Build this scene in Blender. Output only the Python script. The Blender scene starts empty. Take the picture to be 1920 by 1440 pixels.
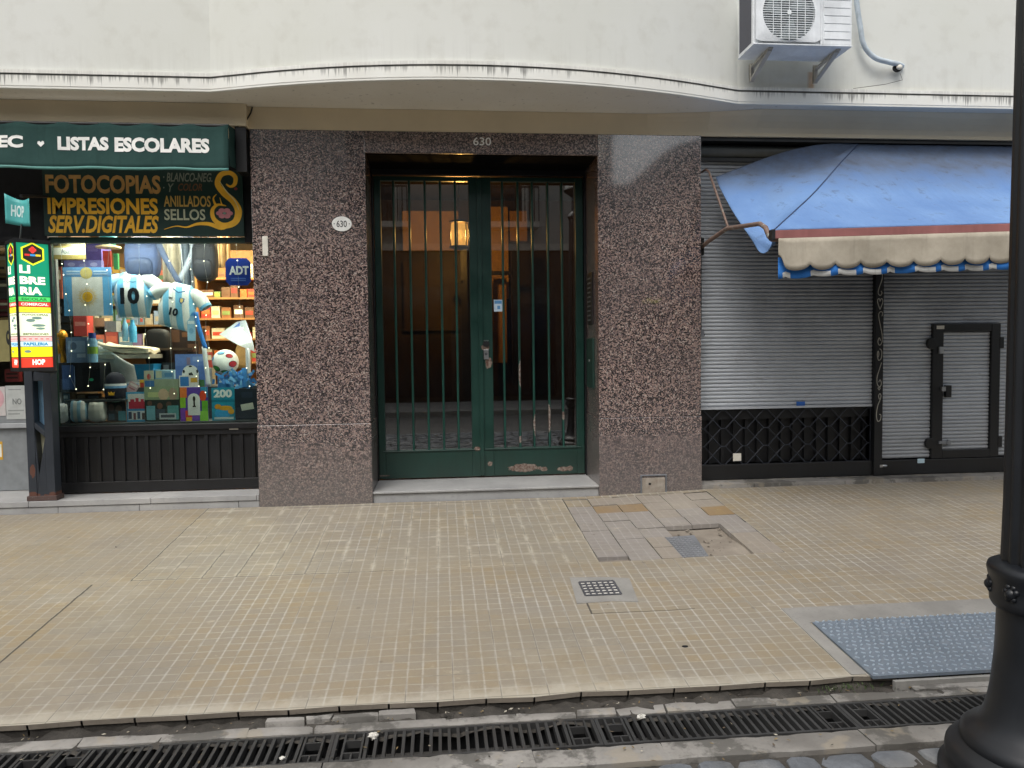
import bpy, bmesh, math, random
import numpy as np
from mathutils import Vector, Matrix, noise as mnoise
random.seed(7)
SC = bpy.context.scene
COL = SC.collection
R = math.radians
# ------------------------------------------------------------------ camera
FPX = 1400.0                       # focal length in pixels of the 1920 px wide photograph
YAW, PITCH, ROLL = R(5.45), R(2.767), R(-0.716)
CAM = Vector((0.0, -6.0, 1.227))
_f = Vector((math.sin(YAW)*math.cos(PITCH), math.cos(YAW)*math.cos(PITCH), -math.sin(PITCH)))
_r = Vector((math.cos(YAW), -math.sin(YAW), 0))
_u = _r.cross(_f)
_c, _s = math.cos(ROLL), math.sin(ROLL)
_r, _u = _c*_r + _s*_u, -_s*_r + _c*_u
cd = bpy.data.cameras.new("camera"); cam = bpy.data.objects.new("camera", cd); COL.objects.link(cam)
cam.matrix_world = Matrix(((_r.x, _u.x, -_f.x, CAM.x), (_r.y, _u.y, -_f.y, CAM.y), (_r.z, _u.z, -_f.z, CAM.z), (0, 0, 0, 1)))
cd.sensor_width = 36; cd.lens = 36*FPX/1920; cd.clip_end = 600; cd.clip_start = 0.05
SC.camera = cam
# ------------------------------------------------------------------ sky, sun, exposure
SUN_EL, SUN_AZ = R(58), R(205)     # compass angle of the sun from +y, clockwise
W_ = bpy.data.worlds.new("World"); SC.world = W_; W_.use_nodes = True
nt = W_.node_tree; nt.nodes.clear()
sky = nt.nodes.new("ShaderNodeTexSky"); sky.sky_type = 'NISHITA'; sky.sun_disc = False
sky.sun_elevation = SUN_EL; sky.sun_rotation = SUN_AZ; sky.dust_density = 5; sky.air_density = 1.5; sky.ozone_density = 1
hs = nt.nodes.new("ShaderNodeHueSaturation"); hs.inputs['Saturation'].default_value = 0.42
bg = nt.nodes.new("ShaderNodeBackground"); bg.inputs[1].default_value = 0.13
wo = nt.nodes.new("ShaderNodeOutputWorld")
nt.links.new(sky.outputs[0], hs.inputs['Color']); nt.links.new(hs.outputs[0], bg.inputs[0]); nt.links.new(bg.outputs[0], wo.inputs[0])
sd = bpy.data.lights.new("sun", 'SUN'); sd.energy = 0.9; sd.angle = R(28); sd.color = (1, 0.985, 0.955)
sun = bpy.data.objects.new("sun", sd); COL.objects.link(sun)
sdir = Vector((math.sin(SUN_AZ)*math.cos(SUN_EL), math.cos(SUN_AZ)*math.cos(SUN_EL), math.sin(SUN_EL)))
sun.rotation_euler = sdir.to_track_quat('Z', 'Y').to_euler()
sun.location = (0, -8, 20)
SC.view_settings.view_transform = 'Standard'; SC.view_settings.look = 'None'
SC.view_settings.exposure = 0.58; SC.view_settings.gamma = 1
SC.cycles.max_bounces = 8; SC.cycles.transparent_max_bounces = 12
SC.cycles.sample_clamp_indirect = 6

# ------------------------------------------------------------------ measuring: where a photographed point lies on a real plane
def _ray(px, py): return _f + (px-960)/FPX*_r + (720-py)/FPX*_u
def at(px, py, Y):
    d = _ray(px, py); return CAM + d*((Y-CAM.y)/d.y)
def ax(px, py, Y): return at(px, py, Y).x
def az(px, py, Y): return at(px, py, Y).z
def bx4(px0, py0, px1, py1, Y):
    """photo rectangle -> upright rectangle x0,x1,z0,z1 standing at depth Y"""
    cx, cy = (px0+px1)/2, (py0+py1)/2
    return ax(px0, cy, Y), ax(px1, cy, Y), az(cx, py1, Y), az(cx, py0, Y)
def zwall(x): return 0.0 if x < 1.2 else min(0.034, 0.034*(x-1.2)/1.0)
KY, KZ = -2.974, -0.223
def gz(x, y):
    if y >= 0: return zwall(x)
    t = min(1, y/KY); return zwall(x)*(1-t) + KZ*t

# ------------------------------------------------------------------ object helpers
def tag(o, label=None, cat=None, group=None, kind=None):
    if label: o['label'] = label
    if cat: o['category'] = cat
    if group: o['group'] = group
    if kind: o['kind'] = kind
    return o
def thing(name, label, cat, loc, group=None):
    o = bpy.data.objects.new(name, None); o.empty_display_size = .1; COL.objects.link(o)
    o.location = loc; return tag(o, label, cat, group)
def wloc(o):
    p = Vector((0, 0, 0))
    while o: p += Vector(o.location); o = o.parent
    return p
class MB:
    def __init__(s): s.v = []; s.f = []; s.mi = []; s.mats = []; s.cur = 0
    def use(s, m):
        if m not in s.mats: s.mats.append(m)
        s.cur = s.mats.index(m); return s
    def face(s, pts):
        n = len(s.v); s.v += [tuple(p) for p in pts]; s.f.append(tuple(range(n, n+len(pts)))); s.mi.append(s.cur)
    def poly(s, vs, fs):
        n = len(s.v); s.v += [tuple(p) for p in vs]
        for f in fs: s.f.append(tuple(i+n for i in f)); s.mi.append(s.cur)
    def box(s, x0, x1, y0, y1, z0, z1):
        s.poly([(x, y, z) for z in (z0, z1) for y in (y0, y1) for x in (x0, x1)],
               [(0, 2, 3, 1), (4, 5, 7, 6), (0, 1, 5, 4), (2, 6, 7, 3), (0, 4, 6, 2), (1, 3, 7, 5)]); return s
    def obox(s, c, a, b, n):
        c, a, b, n = map(Vector, (c, a, b, n))
        s.poly([c+i*a+j*b+k*n for k in (-1, 1) for j in (-1, 1) for i in (-1, 1)],
               [(0, 2, 3, 1), (4, 5, 7, 6), (0, 1, 5, 4), (2, 6, 7, 3), (0, 4, 6, 2), (1, 3, 7, 5)]); return s
    def prism(s, pts, y0, y1):
        """outline in x,z pulled from y0 (front) to y1"""
        n = len(pts)
        s.poly([(x, y0, z) for x, z in pts]+[(x, y1, z) for x, z in pts],
               [tuple(range(n)), tuple(range(2*n-1, n-1, -1))]+[(i, i+n, (i+1) % n+n, (i+1) % n) for i in range(n)]); return s
    def slab(s, pts, z0, z1):
        n = len(pts)
        s.poly([(p[0], p[1], z1) for p in pts]+[(p[0], p[1], z0) for p in pts],
               [tuple(range(n)), tuple(range(2*n-1, n-1, -1))]+[(i, i+n, (i+1) % n+n, (i+1) % n) for i in range(n)]); return s
    def disc(s, cx, cz, rx, rz, y, n=20, th=0.0):
        pts = [(cx+rx*math.cos(2*math.pi*i/n), cz+rz*math.sin(2*math.pi*i/n)) for i in range(n)]
        if th: return s.prism(pts, y, y+th)
        s.face([(x, y, z) for x, z in pts]); return s
    def tube(s, pts, r, n=8, cap=True):
        pts = [Vector(p) for p in pts]; m = len(pts); rs = r if isinstance(r, (list, tuple)) else [r]*m
        vs = []; up = None
        for i, p in enumerate(pts):
            t = (pts[min(i+1, m-1)]-pts[max(i-1, 0)]).normalized()
            if up is None: up = t.orthogonal().normalized()
            up = (up-t*up.dot(t)).normalized(); b = t.cross(up)
            vs += [p+(math.cos(2*math.pi*k/n)*up+math.sin(2*math.pi*k/n)*b)*rs[i] for k in range(n)]
        fs = [(i*n+k, i*n+(k+1) % n, (i+1)*n+(k+1) % n, (i+1)*n+k) for i in range(m-1) for k in range(n)]
        if cap: fs += [tuple(range(n-1, -1, -1)), tuple(range((m-1)*n, m*n))]
        s.poly(vs, fs); return s
    def lathe(s, c, prof, n=32, rib=0, amp=0):
        vs = []; c = Vector(c)
        for r, z in prof:
            for k in range(n):
                a = 2*math.pi*k/n; rr = r*(1+amp*math.cos(rib*a)) if rib else r
                vs.append(c+Vector((rr*math.cos(a), rr*math.sin(a), z)))
        m = len(prof)
        s.poly(vs, [(i*n+k, i*n+(k+1) % n, (i+1)*n+(k+1) % n, (i+1)*n+k) for i in range(m-1) for k in range(n)]+
               [tuple(range(n-1, -1, -1)), tuple(range((m-1)*n, m*n))]); return s
    def grid(s, fn, nu, nv):
        s.poly([fn(i/nu, j/nv) for j in range(nv+1) for i in range(nu+1)],
               [(j*(nu+1)+i, j*(nu+1)+i+1, (j+1)*(nu+1)+i+1, (j+1)*(nu+1)+i) for j in range(nv) for i in range(nu)]); return s
    def ball(s, c, r, nu=16, nv=10, fn=None):
        c = Vector(c); rx, ry, rz = r if isinstance(r, (tuple, list)) else (r, r, r); vs = []
        for j in range(nv+1):
            t = math.pi*j/nv
            for i in range(nu):
                a = 2*math.pi*i/nu; d = Vector((math.sin(t)*math.cos(a), math.sin(t)*math.sin(a), -math.cos(t)))
                k = fn(d) if fn else 1
                vs.append(c+Vector((d.x*rx, d.y*ry, d.z*rz))*k)
        s.poly(vs, [(j*nu+i, j*nu+(i+1) % nu, (j+1)*nu+(i+1) % nu, (j+1)*nu+i) for j in range(nv) for i in range(nu)]); return s
    def stroke(s, pts, w, y, th=0.002, P=None, sub=5):
        """a painted brush stroke of varying width in the x,z plane"""
        pts = [Vector(p) for p in pts]; ws = w if isinstance(w, (list, tuple)) else [w]*len(pts)
        n = len(pts); sm = []; sw = []
        for i in range(n-1):
            p0, p1, p2, p3 = pts[max(i-1, 0)], pts[i], pts[i+1], pts[min(i+2, n-1)]
            for k in range(sub):
                t = k/sub
                sm.append(.5*((2*p1)+(p2-p0)*t+(2*p0-5*p1+4*p2-p3)*t*t+(3*p1-p0-3*p2+p3)*t**3)); sw.append(ws[i]*(1-t)+ws[i+1]*t)
        sm.append(pts[-1]); sw.append(ws[-1]); L = []; Rr = []
        for i, p in enumerate(sm):
            t = sm[min(i+1, len(sm)-1)]-sm[max(i-1, 0)]
            t = t.normalized() if t.length > 1e-9 else Vector((1, 0)); q = Vector((-t.y, t.x))*sw[i]/2
            L.append(p+q); Rr.append(p-q)
        for i in range(len(sm)-1):
            s.face([(a.x, y, a.y) for a in (L[i], L[i+1], Rr[i+1], Rr[i])])
        return s
    def text(s, txt, x0, x1, z0, z1, y, bold=0.0, shear=0.0, th=0.0015, org=None, ux=None, uz=None, res=3, fit=True):
        cu = bpy.data.curves.new("t", 'FONT'); cu.body = txt; cu.size = 1; cu.offset = bold; cu.shear = shear; cu.resolution_u = res
        o = bpy.data.objects.new("t", cu); COL.objects.link(o)
        me = bpy.data.meshes.new_from_object(o.evaluated_get(bpy.context.evaluated_depsgraph_get()))
        xs = [v.co.x for v in me.vertices]; ys = [v.co.y for v in me.vertices]
        a0, a1, b0, b1 = min(xs), max(xs), min(ys), max(ys)
        vs = []
        for v in me.vertices:
            p = x0+(v.co.x-a0)/(a1-a0)*(x1-x0); q = z0+(v.co.y-b0)/(b1-b0)*(z1-z0)
            vs.append(Vector((p, y, q)) if org is None else Vector(org)+Vector(ux)*p+Vector(uz)*q)
        s.poly(vs, [tuple(f.vertices) for f in me.polygons])
        bpy.data.objects.remove(o); bpy.data.curves.remove(cu); bpy.data.meshes.remove(me); return s
    def build(s, name, parent=None, bev=0, smooth=None, solid=0, sub=0, org=None, weld=False):
        me = bpy.data.meshes.new(name)
        base = wloc(parent) if parent else None
        if base is None:
            if org is None:
                a = np.array(s.v); base = Vector(((a[:, 0].min()+a[:, 0].max())/2, (a[:, 1].min()+a[:, 1].max())/2, a[:, 2].min()))
            else: base = Vector(org)
        me.from_pydata([(v[0]-base.x, v[1]-base.y, v[2]-base.z) for v in s.v], [], s.f)
        for m in s.mats: me.materials.append(m)
        me.polygons.foreach_set('material_index', s.mi)
        if weld:
            b = bmesh.new(); b.from_mesh(me); bmesh.ops.remove_doubles(b, verts=b.verts, dist=1e-5); b.to_mesh(me); b.free()
        if smooth is not None:
            me.polygons.foreach_set('use_smooth', [True]*len(me.polygons))
            me.set_sharp_from_angle(angle=R(smooth))
        me.update()
        o = bpy.data.objects.new(name, me); COL.objects.link(o)
        if parent: o.parent = parent
        else: o.location = base
        if solid:
            m = o.modifiers.new("th", 'SOLIDIFY'); m.thickness = solid; m.offset = 0
        if bev:
            m = o.modifiers.new("bv", 'BEVEL'); m.width = bev; m.segments = 2; m.limit_method = 'ANGLE'; m.angle_limit = R(40)
        if sub:
            m = o.modifiers.new("sb", 'SUBSURF'); m.levels = sub; m.render_levels = sub
        return o

# ------------------------------------------------------------------ materials
def srgb(h):
    h = h.lstrip('#'); c = [int(h[i:i+2], 16)/255 for i in (0, 2, 4)]
    return tuple(x/12.92 if x <= .04045 else ((x+.055)/1.055)**2.4 for x in c)
class N:
    def __init__(s, name):
        s.m = bpy.data.materials.new(name); s.m.use_nodes = True; s.t = s.m.node_tree; s.t.nodes.clear()
        s.out = s.n("ShaderNodeOutputMaterial"); s.bs = s.n("ShaderNodeBsdfPrincipled"); s.L(s.bs.outputs[0], s.out.inputs[0])
        s.co = s.n("ShaderNodeTexCoord").outputs['Object']
    def n(s, t, **k):
        q = s.t.nodes.new(t)
        for a, b in k.items(): setattr(q, a, b)
        return q
    def L(s, a, b): s.t.links.new(a, b)
    def I(s, node, i, v):
        if v is None: return
        if isinstance(v, bpy.types.NodeSocket): s.L(v, node.inputs[i])
        else:
            if isinstance(v, tuple) and len(v) == 3 and node.inputs[i].type == 'RGBA': v = (*v, 1)
            node.inputs[i].default_value = v
    def set(s, **k):
        for a, b in k.items(): s.I(s.bs, a.replace('_', ' '), b)
        return s
    def noise(s, scale, detail=4, rough=.55, vec=None, dist=0):
        q = s.n("ShaderNodeTexNoise"); s.I(q, 'Vector', vec or s.co); s.I(q, 'Scale', scale); s.I(q, 'Detail', detail); s.I(q, 'Roughness', rough); s.I(q, 'Distortion', dist)
        return q.outputs[0]
    def map(s, scale=(1, 1, 1), loc=(0, 0, 0), rot=(0, 0, 0), vec=None):
        q = s.n("ShaderNodeMapping"); s.I(q, 0, vec or s.co); q.inputs['Scale'].default_value = scale; q.inputs['Location'].default_value = loc; q.inputs['Rotation'].default_value = rot
        return q.outputs[0]
    def ramp(s, v, stops, mode='LINEAR'):
        q = s.n("ShaderNodeValToRGB"); s.I(q, 0, v); e = q.color_ramp.elements; q.color_ramp.interpolation = mode
        while len(e) < len(stops): e.new(.5)
        for i, (p, c) in enumerate(stops):
            e[i].position = p; e[i].color = (*c, 1) if isinstance(c, tuple) else (c, c, c, 1)
        return q.outputs[0]
    def mix(s, f, a, b, mode='MIX'):
        q = s.n("ShaderNodeMix", data_type='RGBA', blend_type=mode); s.I(q, 0, f); s.I(q, 6, a); s.I(q, 7, b); return q.outputs[2]
    def math(s, op, a, b=None, c=None):
        q = s.n("ShaderNodeMath", operation=op); s.I(q, 0, a); s.I(q, 1, b)
        if c is not None: s.I(q, 2, c)
        return q.outputs[0]
    def xyz(s, vec=None):
        q = s.n("ShaderNodeSeparateXYZ"); s.I(q, 0, vec or s.co); return q.outputs
    def rng(s, v, a, b, c=0., d=1.):
        q = s.n("ShaderNodeMapRange"); s.I(q, 0, v); s.I(q, 1, a); s.I(q, 2, b); s.I(q, 3, c); s.I(q, 4, d); return q.outputs[0]
    def bump(s, h, st=.3, dist=.005, nrm=None):
        q = s.n("ShaderNodeBump"); s.I(q, 'Height', h); q.inputs['Strength'].default_value = st; q.inputs['Distance'].default_value = dist
        if nrm: s.L(nrm, q.inputs['Normal'])
        return q.outputs[0]
_cache = {}
def paint(h, rough=.55, metal=0, var=.12, scale=14, bump=0.0, spec=.4, emit=0, alpha=None):
    """a plain coloured surface with slight uneven tone"""
    k = (h, rough, metal, var, scale, bump, spec, emit)
    if k in _cache: return _cache[k]
    c = srgb(h) if isinstance(h, str) else h
    q = N("paint_"+str(h).strip('#()').replace(' ', ''))
    f = q.noise(scale, 5)
    q.set(Base_Color=q.mix(q.rng(f, .3, .7), tuple(x*(1-var) for x in c), tuple(min(1, x*(1+var)) for x in c)), Metallic=metal, Specular_IOR_Level=spec,
          Roughness=q.rng(f, .3, .7, rough*.88, min(1, rough*1.12)))
    if bump: q.set(Normal=q.bump(q.noise(scale*5, 3), .35, bump))
    if emit: q.set(Emission_Color=c, Emission_Strength=emit)
    _cache[k] = q.m; return q.m
def mat_wall():
    q = N("cream_render"); x, y, z = q.xyz()
    n = q.noise(.9, 5); n2 = q.noise(q_s := 7, 6)
    c = q.mix(q.rng(n, .3, .7), srgb('#d6d7d2'), srgb('#cfd0c8'))
    c = q.mix(q.math('MULTIPLY', q.rng(n2, .52, .8), .35), c, srgb('#b4b1a6'))
    # rain runs just above the moulding and rust under a bracket foot
    st = q.noise(1.0, 5, .7, q.map((22, 22, .8)))
    low = q.rng(z, 3.24, 3.5, 1, 0)
    c = q.mix(q.math('MULTIPLY', q.math('MULTIPLY', q.rng(st, .5, .75), low), .15), c, srgb('#8f8b80'))
    rx = q.math('MULTIPLY', q.rng(q.math('ABSOLUTE', q.math('SUBTRACT', x, 2.94)), .012, .035, 1, 0), q.rng(z, 3.36, 3.2, .9, .75))
    rx = q.math('MULTIPLY', rx, q.rng(z, 3.36, 3.37, 1, 0))
    c = q.mix(q.math('MULTIPLY', rx, q.rng(n2, .3, .6, .35, .8)), c, srgb('#b98a55'))
    q.set(Base_Color=c, Roughness=.8, Specular_IOR_Level=.25, Normal=q.bump(q.noise(60, 4), .12, .003)); return q.m
def mat_fascia():
    q = N("stained_moulding"); x, y, z = q.xyz()
    st = q.noise(1.0, 6, .75, q.map((34, 34, 1.6))); big = q.noise(2.2, 3)
    fine = q.noise(1.0, 4, .6, q.map((120, 120, 2.5)))
    mask = q.math('ADD', q.rng(q.math('ADD', q.math('MULTIPLY', st, .65), q.math('MULTIPLY', fine, .35)), .52, .72), 0)
    down = q.rng(z, 3.13, 3.2, 0.0, 1)
    sx = q.math('ADD', q.math('MULTIPLY', q.noise(1.0, 6, .75, q.map((15, 15, .3))), .55), q.math('MULTIPLY', q.noise(1.0, 4, .7, q.map((70, 70, .6), (3, 1, 0))), .45)); s_ = q.math('MULTIPLY', q.rng(sx, .43, .64), q.rng(big, .36, .6, .3, 1))
    zt = q.math('SUBTRACT', 3.198, q.math('MULTIPLY', s_, .12)); f = q.math('MULTIPLY', q.rng(q.math('SUBTRACT', z, zt), -.004, .035), q.math('POWER', s_, .6))
    f = q.math('ADD', f, q.math('MULTIPLY', q.math('MULTIPLY', mask, down), .2)); f = q.math('MINIMUM', q.math('MULTIPLY', f, q.rng(z, 3.2, 3.206, 1, .3)), 1)
    c = q.mix(q.rng(q.noise(3, 4), .3, .7), srgb('#e6e6e0'), srgb('#dcdbd3'))
    c = q.mix(q.math('MULTIPLY', f, .85), c, srgb('#4c4b48'))
    edge = q.math('MULTIPLY', q.rng(q.math('ABSOLUTE', q.math('SUBTRACT', z, 3.200)), .004, .011, 1, 0), .9)
    c = q.mix(edge, c, srgb('#34342f'))
    q.set(Base_Color=c, Roughness=.8, Specular_IOR_Level=.2, Normal=q.bump(q.noise(45, 4), .15, .003)); return q.m
def mat_soffit():
    q = N("soffit_paint"); n = q.noise(1.3, 5); n2 = q.noise(26, 5)
    c = q.mix(q.rng(n, .3, .7), srgb('#e6e3da'), srgb('#dad5c8'))
    c = q.mix(q.math('MULTIPLY', q.rng(n2, .62, .75), .5), c, srgb('#6d675d'))
    q.set(Base_Color=c, Roughness=.75, Specular_IOR_Level=.25, Normal=q.bump(q.noise(50, 4), .1, .002)); return q.m
def mat_granite(name="polished_granite", rough=.14, coat=.8):
    q = N(name); x, y, z = q.xyz()
    w = q.noise(55, 3); wv = q.n("ShaderNodeVectorMath", operation='ADD'); q.L(q.co, wv.inputs[0])
    sc = q.n("ShaderNodeVectorMath", operation='SCALE'); q.L(q.n("ShaderNodeTexNoise").outputs[1], sc.inputs[0])
    nn = q.n("ShaderNodeTexNoise"); q.L(q.co, nn.inputs[0]); nn.inputs['Scale'].default_value = 60
    q.L(nn.outputs[1], sc.inputs[0]); sc.inputs['Scale'].default_value = .012; q.L(sc.outputs[0], wv.inputs[1])
    vo = q.n("ShaderNodeTexVoronoi"); q.L(wv.outputs[0], vo.inputs['Vector']); vo.inputs['Scale'].default_value = 118
    r = q.xyz(vo.outputs['Color'])[0]
    g = tuple
    c = q.ramp(r, [(0, srgb('#1c1a1b')), (.22, srgb('#3f3836')), (.42, srgb('#67595a')), (.58, srgb('#8c7770')), (.78, srgb('#a48c82')), (.93, srgb('#b3a59c'))], 'CONSTANT')
    big = q.noise(1.6, 4)
    c = q.mix(q.rng(big, .35, .68, 0, .38), c, srgb('#5a5252'))
    fl = q.noise(130, 2); c = q.mix(q.math('MULTIPLY', q.rng(fl, .6, .72), .6), c, srgb('#2a2728'))
    # street grime rising from the pavement, and a faint chalk scrawl
    gr = q.math('MULTIPLY', q.rng(q.math('ADD', z, q.math('MULTIPLY', q.noise(5, 5), .45)), .22, .85, .62, 0), 1)
    c = q.mix(gr, c, srgb('#54504f'))
    yx = q.math('MULTIPLY', q.rng(q.math('ABSOLUTE', q.math('SUBTRACT', x, 1.735)), .03, .1, 1, 0), q.rng(q.math('ABSOLUTE', q.math('SUBTRACT', z, 1.6)), .005, .03, 1, 0))
    c = q.mix(q.math('MULTIPLY', q.math('MULTIPLY', yx, q.rng(q.noise(30, 3), .4, .6)), .55), c, srgb('#8e8a4a'))
    q.set(Base_Color=c, Roughness=q.rng(q.math('ADD', gr, q.math('MULTIPLY', big, .25)), .1, .6, rough, .5), Specular_IOR_Level=.75)
    q.set(Coat_Weight=coat, Coat_Roughness=q.rng(z, .3, 2.2, .3, .05), Coat_IOR=2.1); return q.m
def mat_tile(name, ca, cb, grout, cell_mix=.75, jointline=True, wear=1.0, ochre=1.0):
    q = N(name); x, y, z = q.xyz()
    v = q.map((1, 1, 1), (.035+20*.0667, .03+20*.0667, 0))
    fx = q.n("ShaderNodeCombineXYZ"); q.L(q.xyz(v)[0], fx.inputs[0]); q.L(q.xyz(v)[1], fx.inputs[1])
    warp = q.noise(3.5, 3)
    b = q.n("ShaderNodeTexBrick"); q.L(fx.outputs[0], b.inputs['Vector']); b.offset = 0; b.squash = 1
    for i, val in ((('Scale'), 1), ('Brick Width', .066667), ('Row Height', .066667), ('Mortar Size', .0052), ('Mortar Smooth', .55), ('Bias', 0)): b.inputs[i].default_value = val
    b.inputs['Color1'].default_value = (0, 0, 0, 1); b.inputs['Color2'].default_value = (1, 1, 1, 1); b.inputs['Mortar'].default_value = (.5, .5, .5, 1)
    b2 = q.n("ShaderNodeTexBrick"); q.L(fx.outputs[0], b2.inputs['Vector']); b2.offset = 0; b2.squash = 1
    for i, val in ((('Scale'), 1), ('Brick Width', .2), ('Row Height', .2), ('Mortar Size', .0028), ('Mortar Smooth', .2), ('Bias', 0)): b2.inputs[i].default_value = val
    b2.inputs['Color1'].default_value = (0, 0, 0, 1); b2.inputs['Color2'].default_value = (1, 1, 1, 1); b2.inputs['Mortar'].default_value = (.5, .5, .5, 1)
    big = q.noise(.75, 5, .6); med = q.noise(4, 5, .6); fine = q.noise(55, 4, .6)
    c = q.mix(q.rng(big, .3, .7), ca, cb)
    c = q.mix(q.math('MULTIPLY', q.xyz(b2.outputs[0])[0], .22*ochre), c, srgb('#8c7b5c'))          # some tiles more ochre
    c = q.mix(q.math('MULTIPLY', q.math('MULTIPLY', q.xyz(b.outputs[0])[0], q.rng(q.noise(1.3, 3), .4, .62, .1, 1)), .44*ochre), c, srgb('#8f7a52'))
    c = q.mix(q.rng(med, .45, .75, 0, .7*wear), c, srgb('#857f74'))                           # grey wear
    c = q.mix(q.math('MULTIPLY', q.rng(fine, .35, .7), .2), c, srgb('#6f675a')); c = q.mix(q.rng(q.noise(2.1, 6, .7), .5, .72, 0, .45), c, srgb('#77716a')); c = q.mix(q.rng(q.noise(1.5, 5, .7), .55, .75, 0, .35), c, srgb('#a39c8c'))
    worn = q.math('MULTIPLY', q.rng(q.noise(1.1, 4), .36, .62, .45, 1), cell_mix*.9)
    worn = q.math('MULTIPLY', worn, q.rng(q.math('ADD', x, q.math('MULTIPLY', warp, .8)), -2.2, -.2, .5, 1))
    def gmask(c_, off, w0, nz):
        d = q.math('PINGPONG', q.math('ADD', c_, off), .0333335)
        w = q.math('MULTIPLY', q.rng(q.noise(nz, 4, .7), .3, .7, .5, 1.5), w0)
        return q.math('SUBTRACT', 1, q.math('SMOOTH_MIN', q.math('DIVIDE', d, w), 1, .3))
    gx = q.math('MAXIMUM', gmask(x, .035+20*.066667, .0070, 16), 0); gy = q.math('MAXIMUM', gmask(y, .0303+44*.066667, .0054, 13), 0)
    break_ = q.rng(q.noise(24, 4, .7), .36, .52, .35, 1)
    c = q.mix(q.math('MULTIPLY', q.math('MULTIPLY', gy, worn), break_), c, tuple(v*.9 for v in grout[:2])+(grout[2]*.84,))
    c = q.mix(q.math('MULTIPLY', q.math('MULTIPLY', gx, worn), break_), c, grout)
    spots = q.n('ShaderNodeTexVoronoi'); q.L(q.co, spots.inputs[0]); spots.inputs['Scale'].default_value = 5.5
    sp = q.math('MULTIPLY', q.rng(spots.outputs['Distance'], .05, .09, 1, 0), q.math('GREATER_THAN', q.xyz(spots.outputs['Color'])[1], .55))
    c = q.mix(q.math('MULTIPLY', sp, .45), c, srgb('#5f574b'))
    smear = q.math('MULTIPLY', q.rng(q.noise(9, 5, .7), .62, .74), .45); c = q.mix(smear, c, srgb('#aca491'))   # dried cement smears
    if jointline:
        zone = q.math('MULTIPLY', q.math('GREATER_THAN', y, -1.483), q.math('LESS_THAN', x, .965)); zone = q.math('MULTIPLY', zone, q.math('GREATER_THAN', x, -1.83))
        d20 = q.math('MINIMUM', q.math('PINGPONG', q.math('ADD', x, .035+4), .1), q.math('PINGPONG', q.math('ADD', y, .083+4), .1))
        rim = q.math('MULTIPLY', q.rng(d20, .008, .022, 1, 0), q.rng(q.noise(7, 4, .7), .42, .6))
        c = q.mix(q.math('MULTIPLY', q.math('MULTIPLY', rim, zone), .55), c, srgb('#b5af9f'))
        c = q.mix(q.math('MULTIPLY', q.math('MULTIPLY', q.rng(d20, .0015, .004, 1, 0), zone), q.rng(q.noise(3, 3), .45, .55, 0, .7)), c, srgb('#5a544a'))
        c = q.mix(q.math('MULTIPLY', zone, .2), c, srgb('#8d897d'))
        c = q.mix(q.math('MULTIPLY', q.rng(q.math('ADD', y, q.math('MULTIPLY', q.noise(9, 5, .7), .22)), -2.84, -2.76, 1, 0), .55), c, srgb('#aaa598'))
        jm = q.math('MAXIMUM', q.rng(q.noise(1.7, 3), .5, .6), q.rng(q.math('ADD', y, q.math('MULTIPLY', q.noise(6, 3), .3)), -2.78, -2.72, 1, 0))
        c = q.mix(q.math('MULTIPLY', q.math('MULTIPLY', b2.outputs[1], jm), .6), c, srgb('#5d564c'))
        def line(axis, at_, lo, hi, w=.005, st=.85, oth=None):
            a, o = (x, y) if axis == 'x' else (y, x)
            wob = q.math('MULTIPLY', q.math('SUBTRACT', q.noise(14, 3), .5), .012)
            m = q.rng(q.math('ABSOLUTE', q.math('SUBTRACT', q.math('ADD', a, wob), at_)), w*.5, w, 1, 0)
            m = q.math('MULTIPLY', m, q.math('MULTIPLY', q.math('GREATER_THAN', o, lo), q.math('LESS_THAN', o, hi)))
            return q.math('MULTIPLY', m, st)
        for args in (('x', -1.83, -1.49, 0), ('x', -2.03, -2.974, -1.52, .007, .95), ('y', -1.483, -1.83, -.3, .0045, .7), ('x', -1.63, -1.48, -.7, .004, .5), ('x', -1.43, -1.48, -1.0, .005, .7), ('x', -1.23, -1.48, -.9, .005, .7),
                     ('x', -1.03, -1.48, -.1, .004, .5), ('x', -.83, -1.48, -.9, .004, .5), ('x', .967, -1.48, -.05, .007, .9), ('y', -2.215, .76, 1.32, .005, .8), ('x', .765, -2.215, -2.08, .007, .9), ('y', -.06, -1.2, 1.9, .012, .35)):
            c = q.mix(line(*args), c, srgb('#39352f'))
    h = q.math('SUBTRACT', q.math('MULTIPLY', fine, .3), q.math('MULTIPLY', q.math('MAXIMUM', gx, gy), worn))
    h = q.math('SUBTRACT', h, q.math('MULTIPLY', b2.outputs[1], .5))
    q.set(Base_Color=c, Roughness=q.rng(med, .3, .7, .55, .78), Specular_IOR_Level=.4, Normal=q.bump(h, .35, .004)); return q.m
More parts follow.
